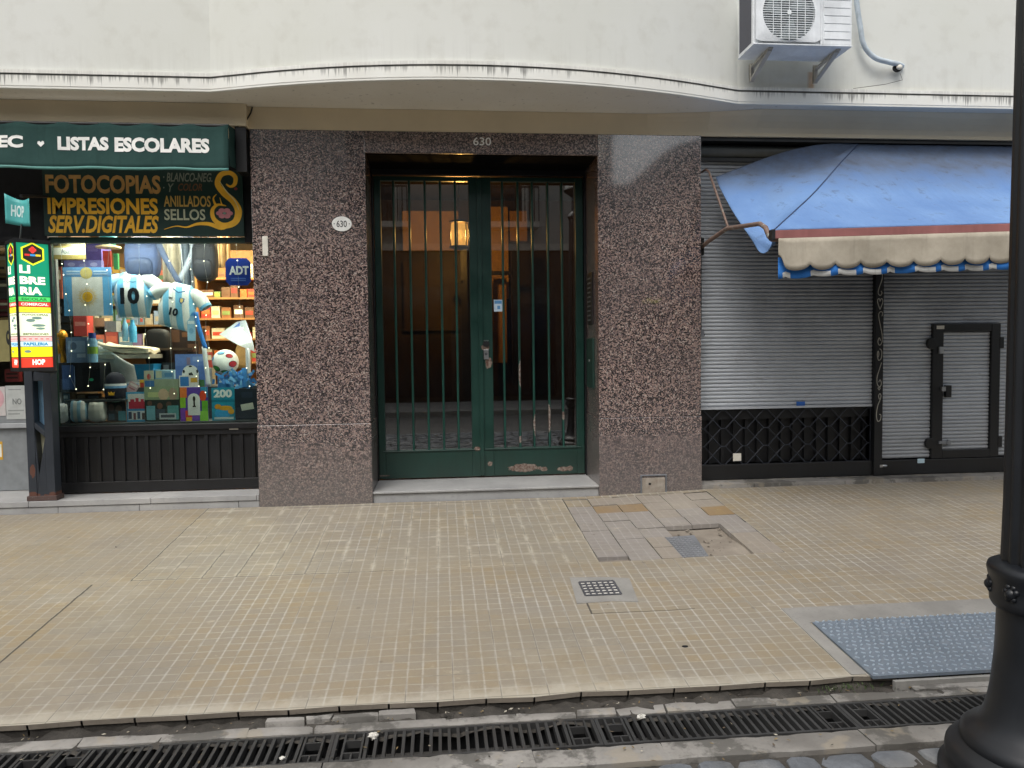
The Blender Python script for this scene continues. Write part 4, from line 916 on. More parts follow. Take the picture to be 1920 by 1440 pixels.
m = MB().use(RUST); m.tube([(2.185, .08, 2.05), (2.19, -.1, 2.08), (2.2, -.42, 2.12), (2.2, -.8, 2.08), (2.205, -1.0, 2.06), (2.21, -1.08, 2.02), (2.212, -1.13, 1.955), (2.215, -1.16, 1.93), (2.3, -1.18, 1.925)], .017, 10); m.use(BLACK); m.tube([(2.185, .1, 1.98), (2.185, .1, 2.12)], .022, 10); m.build("arm", t, smooth=60)
m = MB().use(RUST); m.tube([(2.18, .08, 2.66), (2.19, .0, 2.665), (2.196, -.05, 2.63), (2.2, -.44, 2.13)], .009, 8); m.build("stay_rod", t, smooth=60)
m = MB().use(RUST); m.tube([(BR-.05, .08, 2.07), (BR-.05, -.6, 2.12), (BR-.05, -1.17, 2.05)], .017, 10); m.build("arm", t, smooth=60)

# ---------------- the other side of the street (seen in the panes and the polished granite)
OW = paint('#8b8a86', .8, var=.15, scale=.6); OD = paint('#2b2522', .5, var=.3, scale=2); OWH = paint('#a5a39c', .7); OGL = paint('#191d22', .15)
t = thing("opposite_building", "grey town house with iron balconies on the far side of the street", "building", (-3, -13.5, -.3))
m = MB().use(OW); m.box(-16, 4.58, -22, -13.5, 3.9, 7.7); m.build("wall", t)
m = MB().use(OD); m.box(-16, 4.58, -22, -13.5, -.36, 3.9); m.use(OGL)
for x in (-10, -7, -4.2, -1.5, 1.4): m.box(x, x+1.8, -13.5, -13.47, -.1, 2.9)
m.build("ground_floor", t)
m = MB().use(OWH); m.box(-16, 4.58, -13.85, -13.4, 3.9, 4.08); m.build("cornice", t)
for x in (-9, -5.6, -2.3, 1.2):
    m = MB().use(OGL); m.box(x, x+1.1, -13.5, -13.46, 4.7, 6.7); m.use(OWH); m.box(x-.15, x, -13.5, -13.42, 4.6, 6.8); m.box(x+1.1, x+1.25, -13.5, -13.42, 4.6, 6.8); m.build("window", t)
    m = MB().use(OWH); m.box(x-.4, x+1.5, -14, -12.9, 4.45, 4.6); m.use(NIGHT)
    for k in range(16): m.tube([(x-.38+.125*k, -12.92, 4.6), (x-.38+.125*k, -12.92, 5.5)], .014, 5)
    m.box(x-.4, x+1.5, -12.95, -12.9, 5.5, 5.54); m.build("balcony", t)
t = thing("corner_building", "low pale building with a rising parapet across the street", "building", (8, -13.5, -.3))
m = MB().use(OW); m.prism([(4.6, -.36), (16, -.36), (16, 6.9), (9, 6.9), (6.95, 6.73), (6.4, 6.58), (5.98, 6.35), (5.5, 5.9), (5.07, 5.5), (4.6, 5.5)], -22, -13.6); m.build("wall", t)
m = MB().use(OD)
for x in (5.2, 8.2, 11.5): m = MB().use(OD); m.box(x, x+1.7, -13.62, -13.56, -.2, 2.7); m.build("shopfront", t)
m = MB().use(CONC); m.box(-16, 16, -13.5, -10.4, -.36, -.24); structure(m, "far_sidewalk")
# ================================================================== LEFT HAND STATIONERY SHOP
GY = .28
TW = mat_canvas("green_valance_cloth", '#2a4340', '#314c48')
m = MB().use(DKGREEN)
m.box(-3.13, -3.055, GY-.04, GY+.04, .10, 2.14); m.box(-1.476, -1.437, GY-.06, GY+.04, .10, 2.64); m.box(-3.055, -1.476, GY-.03, GY+.03, 2.10, 2.145)
sw_ = m.build("shop_window", B, bev=.003)
m = MB().use(BLACK); m.box(-3.055, -1.476, GY-.04, GY+.04, .60, .645); m.build("sill", sw_, bev=.003)
m = MB().use(GLASS); m.box(-3.055, -1.476, GY-.003, GY+.003, .645, 2.10); m.build("window_pane", sw_)
m = MB().use(BLACK); m.box(-3.055, -1.476, GY-.005, GY+.05, .105, .6)
for k in range(17):
    x = -3.04+.093*k; m.box(x, x+.028, GY-.02, GY-.005, .19, .56)
m.box(-3.055, -1.476, GY-.026, GY-.005, .105, .19); m.box(-3.055, -1.476, GY-.026, GY-.005, .555, .6); m.build("riser_panel", sw_, bev=.003)
m = MB().use(OFFW); x0, x1, z0, z1 = bx4(429, 797, 446, 808, GY-.04); m.box(x0, x1, GY-.029, GY-.0275, z0+.01, z1-.01); tag(m.build("paper_label"), "torn white paper label on the black panel under the shop window", "label")
# dark recess over the window and over the shop door
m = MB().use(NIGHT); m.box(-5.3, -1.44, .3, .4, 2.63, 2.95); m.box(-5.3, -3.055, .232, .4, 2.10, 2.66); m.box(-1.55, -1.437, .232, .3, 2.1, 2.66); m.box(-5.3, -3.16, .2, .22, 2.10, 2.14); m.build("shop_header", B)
# room
RW = paint('#b79a70', .7, var=.15, scale=4)
m = MB().use(RW); m.box(-5.3, -1.44, 3.4, 3.5, .08, 2.9); m.build("shop_back_wall", B)
m = MB().use(RW); m.box(-1.47, -1.44, .33, 3.4, .08, 2.7); m.build("shop_side_wall", B); m = MB().use(RW); m.box(-5.35, -5.3, .1, 3.5, .08, 2.95); m.build("shop_side_wall", B)
m = MB().use(paint('#8e8577', .5)); m.box(-5.3, -1.44, .7, 3.4, .05, .097); m.build("shop_floor", B)
m = MB().use(paint('#d6d0c4', .7)); m.box(-5.3, -1.47, .4, 3.4, 2.66, 2.72); m.build("shop_ceiling", B)
for i, (x, y, e) in enumerate(((-2.3, .9, 48), (-2.1, 1.5, 60), (-3.9, 1.2, 16))):
    t = thing("ceiling_lamp", ["white ceiling lamp just behind the shop window", "white ceiling lamp over the shop shelves", "white ceiling lamp inside the shop door"][i], "ceiling lamp", (x, y, 2.62))
    m = MB().use(OFFW); m.box(x-.45, x+.45, y-.1, y+.1, 2.63, 2.66); m.build("housing", t)
    m = MB().use(mat_emit('#fff1d8', 4)); m.box(x-.43, x+.43, y-.08, y+.08, 2.618, 2.63); m.build("diffuser", t)
    l = bpy.data.lights.new("ceiling_light", 'AREA'); l.energy = e; l.color = (1, .86, .68); l.shape = 'RECTANGLE'; l.size = .9; l.size_y = .2
    lo = bpy.data.objects.new("ceiling_light", l); COL.objects.link(lo); lo.location = (x, y, 2.60)

m = MB().use(mat_emit('#fff4e0', 6)); m.tube([(-3.0, .345, 2.128), (-1.52, .345, 2.128)], .008, 8); t = thing("window_lamp", "thin white tube lamp along the top of the shop window", "lamp", (-2.26, .345, 2.12)); m.build("tube", t)  # added fill light behind the top rail, brightens the fronts of the goods
l = bpy.data.lights.new("tube_light", 'AREA'); l.energy = 13; l.color = (1, .93, .82); l.shape = 'RECTANGLE'; l.size = 1.45; l.size_y = .02
lo = bpy.data.objects.new("tube_light", l); COL.objects.link(lo); lo.location = (-2.26, .345, 2.115); lo.rotation_euler = (R(38), 0, 0)
for sx_, rz in ((-1.5, -1),):  # second added fill light, brightens the goods from the right jamb
    l = bpy.data.lights.new("jamb_light", 'AREA'); l.energy = 9; l.color = (1, .94, .85); l.shape = 'RECTANGLE'; l.size = 1.35; l.size_y = .02
    lo = bpy.data.objects.new("jamb_light", l); COL.objects.link(lo); lo.location = (sx_+.014*rz, .335, 1.38); lo.rotation_euler = Vector((-rz, -.22, 0)).to_track_quat('Z', 'Y').to_euler()
    t = thing("jamb_lamp", "slim white tube lamp on the right jamb of the shop window", "lamp", (sx_, .33, .70)); m = MB().use(mat_emit('#b9b4a8', .15)); m.tube([(sx_, .33, .70), (sx_, .33, 2.06)], .004, 6); m.build("tube", t)
# ---------------- signs outside
m = MB().use(TW); VX = -1.537
m.grid(lambda u, v: (-4.4+(VX+4.4)*u, -.2-.02*v+.006*math.sin(u*23)*v+.004*math.sin(u*61+2*v), 2.905-.335*v+.004*math.sin(u*31)*v), 60, 8)
m.use(paint('#4f8079', .7)); m.grid(lambda u, v: (-4.4+(VX+4.4)*u, -.2235+.006*math.sin(u*23)+.004*math.sin(u*61+2), 2.585-.02*v+.004*math.sin(u*31)), 60, 1)
t = thing("shop_valance", "dark green shop valance with white school list lettering over the lit window", "awning", (-2.9, -.15, 2.57))
m.build("cloth", t, smooth=60, solid=.004)
m = MB().use(TW); m.grid(lambda u, v: (VX+.004*math.sin(v*9), -.2+.26*u, 2.905-.3*v+.03*u), 6, 6); m.use(BLACK); m.box(VX+.01, -1.45, -.05, .1, 2.6, 2.93); m.tube([(-4.4, -.19, 2.9), (VX, -.19, 2.9)], .014, 8); m.build("end_panel", t, solid=.003)
m = MB().use(WHITE); Y = -.2305
def tx(mb, s, px0, py0, px1, py1, Y, bold=.02, shear=0, **k):
    x0, x1, z0, z1 = bx4(px0, py0, px1, py1, Y); mb.text(s, x0, x1, z0, z1, Y, bold, shear, **k)
tx(m, "EC", -8, 252, 41, 276, Y, .05); tx(m, "LISTAS", 106, 255, 202, 281, Y, .05); tx(m, "ESCOLARES", 213, 257, 391, 285, Y, .05)
c = at(74, 268, Y); m.prism([(c.x, c.z-.024), (c.x+.024, c.z), (c.x+.022, c.z+.016), (c.x+.01, c.z+.02), (c.x, c.z+.01), (c.x-.01, c.z+.02), (c.x-.022, c.z+.016), (c.x-.024, c.z)], Y, Y+.001)

def cloth_y(x, z):
    u, v = (x+4.4)/(VX+4.4), (2.905-z)/.335; return -.2-.02*v+.006*math.sin(u*23)*v+.004*math.sin(u*61+2*v)
m.v = [(v[0], cloth_y(v[0], v[2])-.0055, v[2]) for v in m.v]; m.build("lettering", t)
# painted board
BY = .2
m = MB().use(DKGREEN); m.box(-3.06, -1.545, BY, BY+.03, 2.148, 2.665); t = thing("shop_signboard", "dark green hand painted sign board with gold lettering and scroll above the shop window", "sign", (-2.3, BY, 2.148)); m.build("board", t, bev=.003)
m = MB(); Y = BY-.002
m.use(GOLD2); tx(m, "FOTOCOPIAS", 85, 328, 301, 363, Y, .035)
m.use(GOLD); tx(m, "IMPRESIONES", 89, 371, 296, 402, Y, .035); tx(m, "SERV.DIGITALES", 90, 404, 298, 437, Y, .035, .25)
m.use(paint('#7d8474', .6)); tx(m, "· BLANCO-NEG.", 306, 324, 398, 341, Y, .02, .25); tx(m, "· Y", 306, 344, 326, 360, Y, .01, .25); m.use(paint('#6d4a2e', .6)); tx(m, "COLOR", 334, 344, 379, 358, Y, .02, .25)
m.use(paint('#c5a253', .6)); tx(m, "ANILLADOS", 307, 367, 395, 388, Y, .02); m.use(paint('#b9bda0', .6)); tx(m, "SELLOS", 308, 392, 385, 413, Y, .02)
m.build("lettering", t)
m = MB().use(GOLD); P = lambda a: [at(p[0], p[1], Y).xz for p in a]
m.stroke(P([(424, 345), (432, 350), (440, 345), (441, 332), (430, 324), (414, 328), (408, 345), (420, 362), (438, 378), (447, 396), (441, 416), (420, 423), (402, 412), (398, 395), (408, 384), (424, 386)]), [.01, .018, .03, .035, .035, .04, .045, .05, .05, .055, .05, .045, .035, .03, .02, .006], Y)
m.stroke(P([(432, 420), (415, 427), (392, 420), (370, 420), (350, 426), (330, 424), (308, 430)]), [.03, .035, .03, .022, .012, .008, .003], Y-.0005)
m.stroke(P([(404, 384), (400, 372), (406, 364)]), [.02, .012, .003], Y-.0005); m.stroke(P([(416, 384), (412, 370)]), [.012, .002], Y-.0007)
m.use(paint('#e8d9a0')); m.stroke(P([(412, 340), (424, 358), (440, 376), (448, 394)]), [.003, .008, .008, .003], Y-.001)
m.use(paint('#c98288')); c = at(421, 400, Y)
for k in range(6): a = k*1.047; m.disc(c.x+.04*math.cos(a), c.z+.026*math.sin(a), .026, .018, Y-.001-.0001*k, 10)
m.use(paint('#7fa08c')); m.disc(c.x, c.z, .012, .01, Y-.002, 8); m.use(paint('#8a3d36')); m.disc(at(442, 354, Y).x, at(442, 354, Y).z, .014, .012, Y, 8)
m.build("scroll_ornament", t)
# teal bracket sign
t = thing("bracket_sign", "small teal curved plate sign with pale lettering hanging above the lit box sign", "sign", tuple(at(35, 400, -.2)))
xl, xr = -3.128, -2.936
def hop(u, v):
    zt, zb = 2.392-.045*u-.02*math.sin(math.pi*u)+.0, 2.178-.03*u
    return (xl+(xr-xl)*u, -.2-.05*u+.05*math.sin(math.pi*u), zt+(zb-zt)*v)
m = MB().use(paint('#4fa7a4', .45)); m.grid(hop, 14, 6); m.build("plate", t, smooth=60, solid=.006)
m = MB().use(paint('#cfe3e0')); yb = hop(.45, .5)[1]
m.text("HOP", -3.095, -3.0, 2.225, 2.31, 0, .03, .1)
m.v = [(v[0], hop((v[0]-xl)/(xr-xl), .5)[1]-.0045, v[2]-.14*(v[0]+3.05)) for v in m.v]; m.build("lettering", t)
m = MB().use(BLACK); m.tube([(-3.03, -.18, 2.17), (-3.0, -.25, 2.1), (-2.97, -.33, 2.02)], .006, 6); m.tube([(-3.03, -.17, 2.38), (-3.03, .2, 2.45)], .012, 6); m.build("hanger", t)
# lit box sign, a square column turned to the passers-by
a_ = R(41.5); nf = Vector((math.sin(a_), -math.cos(a_), 0)); uf = Vector((math.cos(a_), math.sin(a_), 0)); hw = .108
cL = Vector(((at(36, 575, -.40).x+at(94, 575, -.26).x)/2, -.33, 0))-nf*hw; Z0, Z1 = 1.115, 2.03
t = thing("light_box_sign", "lit vertical box sign with green red and yellow bands on the black shop post", "sign", (cL.x, cL.y, Z0))
m = MB().use(BLACK); m.obox((cL.x, cL.y, (Z0+Z1)/2), uf*(hw-.004), nf*(hw-.004), (0, 0, (Z1-Z0)/2-.01))
for s1_ in (-1, 1):
    for s2_ in (-1, 1): m.obox(Vector((cL.x, cL.y, (Z0+Z1)/2))+uf*hw*s1_+nf*hw*s2_, uf*.007, nf*.007, (0, 0, (Z1-Z0)/2))
m.obox((cL.x, cL.y, Z1), uf*(hw+.006), nf*(hw+.006), (0, 0, .012)); m.obox((cL.x, cL.y, Z0), uf*(hw+.006), nf*(hw+.006), (0, 0, .012)); m.tube([(cL.x, cL.y, Z0), (cL.x+.02, .02, Z0-.02)], .02, 8); m.build("case", t)
EM = .5
bands = [(0, .275, '#0d8f6a'), (.275, .32, '#4ed46a'), (.32, .36, '#e04038'), (.36, .405, '#efe23a'), (.405, .64, '#f0f5d8'), (.64, .71, '#f2b9b4'), (.71, .78, '#d9f0f2'), (.78, .895, '#f4e11e'), (.895, 1.0, '#e0402c')]
bands = [(0, .425, '#0d8f6a'), (.43, .468, '#4ed46a'), (.472, .508, '#e04038'), (.512, .556, '#efe23a'), (.56, .745, '#f0f5d8'), (.75, .787, '#f2b9b4'), (.79, .83, '#d9f0f2'), (.834, .915, '#f4e11e'), (.92, 1.0, '#e0402c')]
def face(nv, uv, wid):
    q = MB(); o0 = Vector((cL.x, cL.y, 0))+nv*(hw-.002); H = Z1-Z0-.03; zt = Z1-.015; w = wid
    for (f0, f1, h) in bands:
        q.use(mat_emit(h, EM)); q.poly([tuple(o0+uv*s*w+Vector((0, 0, zt-f*H))) for s, f in ((-1, f0), (1, f0), (1, f1), (-1, f1))], [(3, 2, 1, 0)])
    o1 = o0+nv*.0015
    def T(s, a, b, f0, f1, h, bold=.03, e=EM): q.use(mat_emit(h, e)); q.text(s, a*w, b*w, zt-f1*H, zt-f0*H, 0, bold, 0, org=o1+nv*.0008, ux=uv, uz=(0, 0, 1))
    def hexa(r, h, k): q.use(mat_emit(h, EM)); q.poly([tuple(o1+nv*(.0003*k)+uv*(r*math.sin(math.pi*i/3))+Vector((0, 0, zt-.085*H+r*math.cos(math.pi*i/3)))) for i in range(6)], [tuple(range(5, -1, -1))])
    hexa(.083, '#e6ee2c', 0); hexa(.07, '#23241c', 1)
    q.use(mat_emit('#e2413a', EM))
    for dx, dz in ((0, .0), (.012, 0), (-.012, 0), (0, .012), (0, -.012)): q.poly([tuple(o1+nv*.0008+uv*(dx+.013*math.sin(i*math.pi/3))+Vector((0, 0, zt-.085*H+.028+dz+.013*math.cos(i*math.pi/3)))) for i in range(6)], [tuple(range(5, -1, -1))])
    for i, h in enumerate(('#d8322c', '#3a8fd0', '#e9c42c')): q.use(mat_emit(h, EM)); q.poly([tuple(o1+nv*.0008+uv*(-.05+.034*i+s*.032)+Vector((0, 0, zt-.085*H-.016+.014*v))) for s, v in ((0, 0), (1, 0), (1, 1), (0, 1))], [(0, 1, 2, 3)])
    
    T("LI", -.86, -.2, .178, .243, '#fbe9d6', .045, .75); T("BRE", -.86, .72, .268, .330, '#fbe9d6', .045, .75); T("RIA", -.86, .5, .352, .415, '#fbe9d6', .045, .75)
    T("ESCOLAR", -.8, .8, .438, .460, '#2a7f3a'); T("COMERCIAL", -.85, .85, .479, .501, '#fff3e8'); T("- - - -", -.75, .75, .531, .536, '#c8b81c')
    T("FOTOCOPIAS", -.8, .8, .567, .582, '#5c6a2e'); T("IMPRESIONES", -.8, .8, .722, .738, '#5c6a2e'); T("- - - - -", -.8, .8, .766, .772, '#b23a3a'); T("PAPELERIA", -.8, .75, .797, .823, '#1f7fa8', .04); T("HOP", -.3, .5, .934, .98, '#fff3e8', .06)
    q.use(mat_emit('#6f8a80', EM))
    for (dx, f, r1, r2) in ((-.3, .62, .03, .012), (.1, .60, .035, .01), (.2, .66, .045, .01), (.3, .685, .03, .008), (-.55, .87, .022, .01)):
        q.poly([tuple(o1+uv*(dx*w+r1*math.cos(i*.7854))+Vector((0, 0, zt-f*H+r2*math.sin(i*.7854)))) for i in range(8)], [tuple(range(8))])
    return q
face(nf, uf, hw-.008).build("light_panel", t)
face(-uf, nf*-1 if False else -nf*-1*-1 if False else Vector((-nf.x*-1, -nf.y*-1, 0))*1.0, hw-.008).build("light_panel", t)
# shop post under the box
PXa, PXb, PYa, PYb = -3.165, -2.972, .02, .12
t = thing("shop_post", "black metal box post with cut-outs in front of the shop window, rusty at its foot", "post", (-3.07, .07, .096))
PM = mat_metal_paint("post_paint", '#2c3138', .4, [(-.06, .03, .05, .04), (.04, .02, .06, .03), (-.06, .23, .02, .05), (.08, .04, .03, .03)], chipcol='#5c3a30')
m = MB().use(PM); m.box(PXa, PXa+.06, PYa, PYb, .096, 2.06); m.box(PXb-.06, PXb, PYa, PYb, .096, 2.06); m.box(PXa+.06, PXb-.06, PYa+.01, PYb, 1.02, 2.06)
zt_, zm, zb_ = 1.02, .62, .30; xa_, xb_ = PXa+.06, PXb-.06
m.prism([(xa_, .096), (xb_, .096), (xb_, .585), (xa_+.028, .34)] + [(xa_+.02, .30)], PYa+.002, PYb)
m.prism([(xa_, .66), (xb_, .585), (xb_, .635), (xa_, .705)][::-1], PYa+.002, PYb); m.prism([(xa_, .096), (xa_+.02, .30), (xa_, .66)], PYa+.003, PYb)
m.build("column", t, bev=.003)
m = MB().use(paint('#7fa9c9', .5)); m.box(xa_, xb_, PYb-.02, PYb-.01, .62, 1.02); m.use(paint('#c2c0a4', .6)); m.box(xa_, xb_, PYb-.021, PYb-.011, .2, .619); m.build("inlay_panel", t)
m = MB().use(mat_metal_paint("rusty_foot", '#4a3a36', .7, edgewear=.35)); m.box(PXa-.012, PXb+.012, PYa-.01, PYb+.01, .0965, .135); m.build("foot", t, bev=.003)
# shop door at the far left
DYY = .5
m = MB().use(paint('#7c8082', .5, bump=.001)); m.box(-5.29, -3.13, DYY, DYY+.04, .10, .62); m.box(-5.29, -3.13, DYY-.01, DYY+.04, .66, .72); m.box(-3.19, -3.13, DYY, DYY+.04, .72, 2.1); m.box(-4.28, -4.22, DYY, DYY+.04, .72, 2.1); m.box(-5.29, -5.23, DYY, DYY+.04, .72, 2.1); m.use(paint('#9a9da0', .4)); m.box(-5.29, -3.15, DYY-.03, DYY-.01, .62, .66)
dd = m.build("shop_door", B, bev=.003); m = MB().use(GLASS); m.box(-5.23, -3.19, DYY+.015, DYY+.02, .72, 2.1); m.build("door_pane", dd)
def card(name, label, cat, px, Y, th=.01, base='#cccccc', deco=(), texts=(), tilt=0, group=None, org=None):
    """a printed flat thing with real thickness: deco = (u0,v0,u1,v1,colour[,'o']) in 0..1 of the face, v downwards"""
    x0, x1, z0, z1 = bx4(*px, Y); q = MB().use(paint(base, .55)); q.box(x0, x1, Y, Y+th, z0, z1); k = 0
    for d in deco:
        k += 1; y = Y-.0004*k-.0003; q.use(paint(d[4], .5)); u0, v0, u1, v1 = d[:4]
        if len(d) > 5: q.disc(x0+(x1-x0)*(u0+u1)/2, z1-(z1-z0)*(v0+v1)/2, (x1-x0)*(u1-u0)/2, (z1-z0)*(v1-v0)/2, y, 16 if d[5] == 'o' else int(d[5]))
        else: q.face([(x0+(x1-x0)*u, y, z1-(z1-z0)*v) for u, v in ((u0, v1), (u1, v1), (u1, v0), (u0, v0))])
    for d in texts:
        k += 1; q.use(paint(d[5], .5)); u0, v0, u1, v1 = d[1:5]; q.text(d[0], x0+(x1-x0)*u0, x0+(x1-x0)*u1, z1-(z1-z0)*v1, z1-(z1-z0)*v0, Y-.0004*k-.001, d[6] if len(d) > 6 else .02)
    if tilt:
        c = Vector(((x0+x1)/2, Y, z0)); mt = Matrix.Rotation(tilt, 3, 'Y'); q.v = [tuple(c+mt @ (Vector(v)-c)) for v in q.v]
    return tag(q.build(name), label, cat, group)
card("poster", "white paper poster with faint lettering inside the shop door glass", "poster", (11, 723, 48, 786), DYY-.014, .002, '#aeb2b0', [(.15, .1, .8, .13, '#8b8f8e'), (.1, .72, .9, .76, '#8f9391'), (.1, .82, .7, .86, '#8f9391')], [("NO", .35, .38, .8, .56, '#7b7f7e')])
card("poster", "pale poster edge with a pink round shape at the far left of the shop door", "poster", (-30, 725, 10, 780), DYY-.013, .002, '#b9b4b2', [(.2, .05, .95, .75, '#c49aa0', 'o')])
card("poster", "olive yellow poster with a dark map pin on the shop door", "poster", (-30, 600, 22, 678), DYY-.013, .002, '#8a8356', [(.8, .25, .97, .6, '#262a2a', 'o'), (.855, .33, .92, .47, '#8a8356', 'o')])
card("sticker", "round yellow and white sticker on the grey panel of the shop door", "sticker", (-14, 828, 5, 862), DYY-.002, .0015, '#c79a2e', [(.3, .15, .9, .85, '#d8d6ce')])
card("shop_basket", "red wire basket hanging inside the shop door glass", "basket", (9, 692, 36, 716), DYY+.06, .05, '#8e2f33', [(.1, .3, .9, .45, '#3b1a1c'), (.1, .6, .9, .75, '#3b1a1c')])
for (px, h, l) in (((-10, 470, 20, 520), '#b59a72', "tan carton on the shelf behind the shop door"), ((-12, 525, 18, 560), '#4a4a4d', "dark grey carton on the shelf behind the shop door"), ((-12, 562, 20, 592), '#7a2f38', "dark red carton on the shelf behind the shop door"), ((-12, 440, 32, 462), '#8b949a', "striped grey folder box at the top of the door shelf"), ((2, 595, 20, 640), '#a07f57', "round brown tin on the shelf behind the shop door")):
    card("carton", l, "box", px, .95, .25, h, [(.1, .2, .9, .35, '#cfc6b4'), (.1, .6, .6, .7, '#3a3a3a')])
m = MB().use(paint('#5a4a38')); 
for z in (1.18, 1.62, 1.93, 2.1): m.box(-5.2, -3.2, .92, 1.3, z-.02, z)
m.box(-5.2, -5.16, .92, 1.3, .1, 2.3); m.box(-3.24, -3.2, .92, 1.3, .1, 2.3); m.box(-5.2, -3.2, 1.3, 1.32, .1, 2.3); tag(m.build("shelf_unit"), "dark wooden shelf unit standing behind the shop door", "shelf")

# ---------------- the window display
m = MB().use(paint('#3f4448', .5)); m.box(-3.06, -1.475, .33, .62, .60, .655); m.box(-2.62, -1.475, .62, 1.05, .60, .93); m.box(-3.06, -2.58, .40, .80, .825, .845); m.box(-3.06, -3.03, .40, .8, .655, .825)
tag(m.build("display_shelf", bev=.002), "dark stepped display shelf behind the shop window glass", "shelf")
SB, WH, NV = '#6fb4dd', '#dfe3e2', '#1b2436'
# hanging at the top
card("opening_sign", "cream and gold opening sign hanging at the window's upper left", "sign", (97, 449, 160, 486), .40, .006, '#8a7c4a', [(0, .42, 1, .78, '#b9bdb6'), (.1, .08, .9, .32, '#574f33')], [("Abierto", .28, .48, .72, .72, '#56606a', .01)])
card("storage_box", "purple box on the upper shelf behind the opening sign", "box", (158, 449, 190, 505), .9, .2, '#5a4f96', [(.2, .2, .8, .4, '#7468ad')])
card("file_box", "dotted violet folder behind the flag packet", "folder", (120, 488, 190, 508), .7, .05, '#6d6aa0', [(.1, .2, .3, .6, '#9a98c4', 'o'), (.4, .3, .6, .7, '#8684b5', 'o'), (.7, .2, .9, .6, '#9a98c4', 'o')])
m = MB().use(paint('#2d7d86')); c = at(203, 452, .8); m.ball((c.x, .8, c.z+.02), (.075, .06, .085), 14, 8); m.use(paint('#e0c9a0')); m.lathe((c.x, .8, c.z-.06), [(.1, 0), (.1, .012), (.07, .02)], 16); tag(m.build("toy_hat", smooth=60), "teal toy hat hanging between the purple box and the blue backpack", "hat")
for (px, h, l, c_) in (((193, 470, 207, 505), '#b23a30', "red hanging pouch under the teal hat", "pouch"), ((213, 475, 221, 505), '#2f7d4a', "narrow green hanging strap tag beside the red pouch", "tag")): card("hanging_pouch", l, c_, px, .85, .03, h)
def pack(name, label, c, r, h, front=None, strap=None, rot=0):
    t = thing(name, label, "backpack", tuple(c)); q = MB().use(paint(h, .7, var=.25, bump=.002))
    q.ball(c, r, 22, 16, lambda d: 1/max(.001, (abs(d.x)**4+abs(d.y)**4+abs(d.z)**3.2)**.27)*.93)
    q.build("body", t, smooth=80)
    q = MB().use(paint(front or h, .7, var=.2)); q.ball((c[0], c[1]-r[1]*.75, c[2]-r[2]*.42), (r[0]*.78, r[1]*.55, r[2]*.46), 18, 12, lambda d: 1/max(.001, (abs(d.x)**4+abs(d.y)**4+abs(d.z)**4)**.25)*.92); q.build("front_pocket", t, smooth=80)
    q = MB().use(paint('#20242c')); q.tube([(c[0]-.03, c[1], c[2]+r[2]*.95), (c[0]-.025, c[1], c[2]+r[2]*1.2), (c[0]+.025, c[1], c[2]+r[2]*1.2), (c[0]+.03, c[1], c[2]+r[2]*.95)], .008, 6); q.build("handle", t)
    if strap:
        q = MB().use(paint(strap, .7)); s = math.copysign(1, rot or 1)
        q.grid(lambda u, v: (c[0]+s*(r[0]*.7+.02+.16*v**1.3)+(.05*u), c[1]-r[1]*.6+.02*math.sin(3*v), c[2]+r[2]*.7-r[2]*1.75*v), 2, 10); q.build("shoulder_strap", t, smooth=60, solid=.012)
    return t
c = at(268, 485, .62); pack("backpack", "slate blue school backpack hanging at the top centre of the window", (c.x, .62, c.z), (.145, .09, .2), '#3e4d70', '#33415f', '#465470', 1)
c = at(385, 487, .62); pack("backpack", "dark navy backpack with grey straps hanging near the security sign", (c.x, .62, c.z), (.105, .08, .2), '#12161f', '#171c27', '#8a93a0', -1)
m = MB().use(paint('#c9c2b2', .8, var=.2)); c = at(325, 470, .95); m.grid(lambda u, v: (c.x-.09+.2*u+.03*v*u, .95+.03*math.sin(u*14), c.z+.25-.55*v), 20, 10); tag(m.build("hanging_cloth", smooth=70, solid=.02), "cream cloth bag hanging between the two backpacks", "cloth bag")
m = MB().use(paint('#6f7c8c', .8, var=.2)); c = at(352, 485, .75); m.grid(lambda u, v: (c.x-.05+.1*u, .75+.02*math.sin(u*12), c.z+.28-.55*v), 14, 10); tag(m.build("hanging_cloth", smooth=70, solid=.02), "grey blue garment hanging beside the navy backpack", "garment")
m = MB().use(paint('#b9976a', .8, var=.2)); c = at(418, 460, 1.0); m.grid(lambda u, v: (c.x-.04+.1*u, 1.0+.02*math.sin(u*12), c.z+.25-.45*v), 14, 10); tag(m.build("hanging_cloth", smooth=70, solid=.02), "tan cloth hanging behind the security sign", "cloth")
x0, x1, z0, z1 = bx4(423, 484, 470, 535, .36); m = MB().use(paint('#1538a0', .4)); cx, cz, hx, hz = (x0+x1)/2, (z0+z1)/2, (x1-x0)/2, (z1-z0)/2
m.prism([(cx-hx, cz-hz*.7), (cx-hx*.7, cz-hz), (cx+hx*.7, cz-hz), (cx+hx, cz-hz*.7), (cx+hx, cz+hz*.7), (cx+hx*.7, cz+hz), (cx-hx*.7, cz+hz), (cx-hx, cz+hz*.7)], .36, .364); m.use(paint('#dfe6f2')); m.text("ADT", cx-hx*.72, cx+hx*.85, cz-hz*.22, cz+hz*.42, .3585, .04)
m.use(paint('#4f74c8'))
for k in range(2): m.box(cx-hx*.6, cx+hx*.6, .3585, .3595, cz-hz*(.5+.14*k)-.004, cz-hz*(.5+.14*k)+.004)
tag(m.build("security_sign"), "blue octagonal security sign with white letters at the window's right edge", "sign")
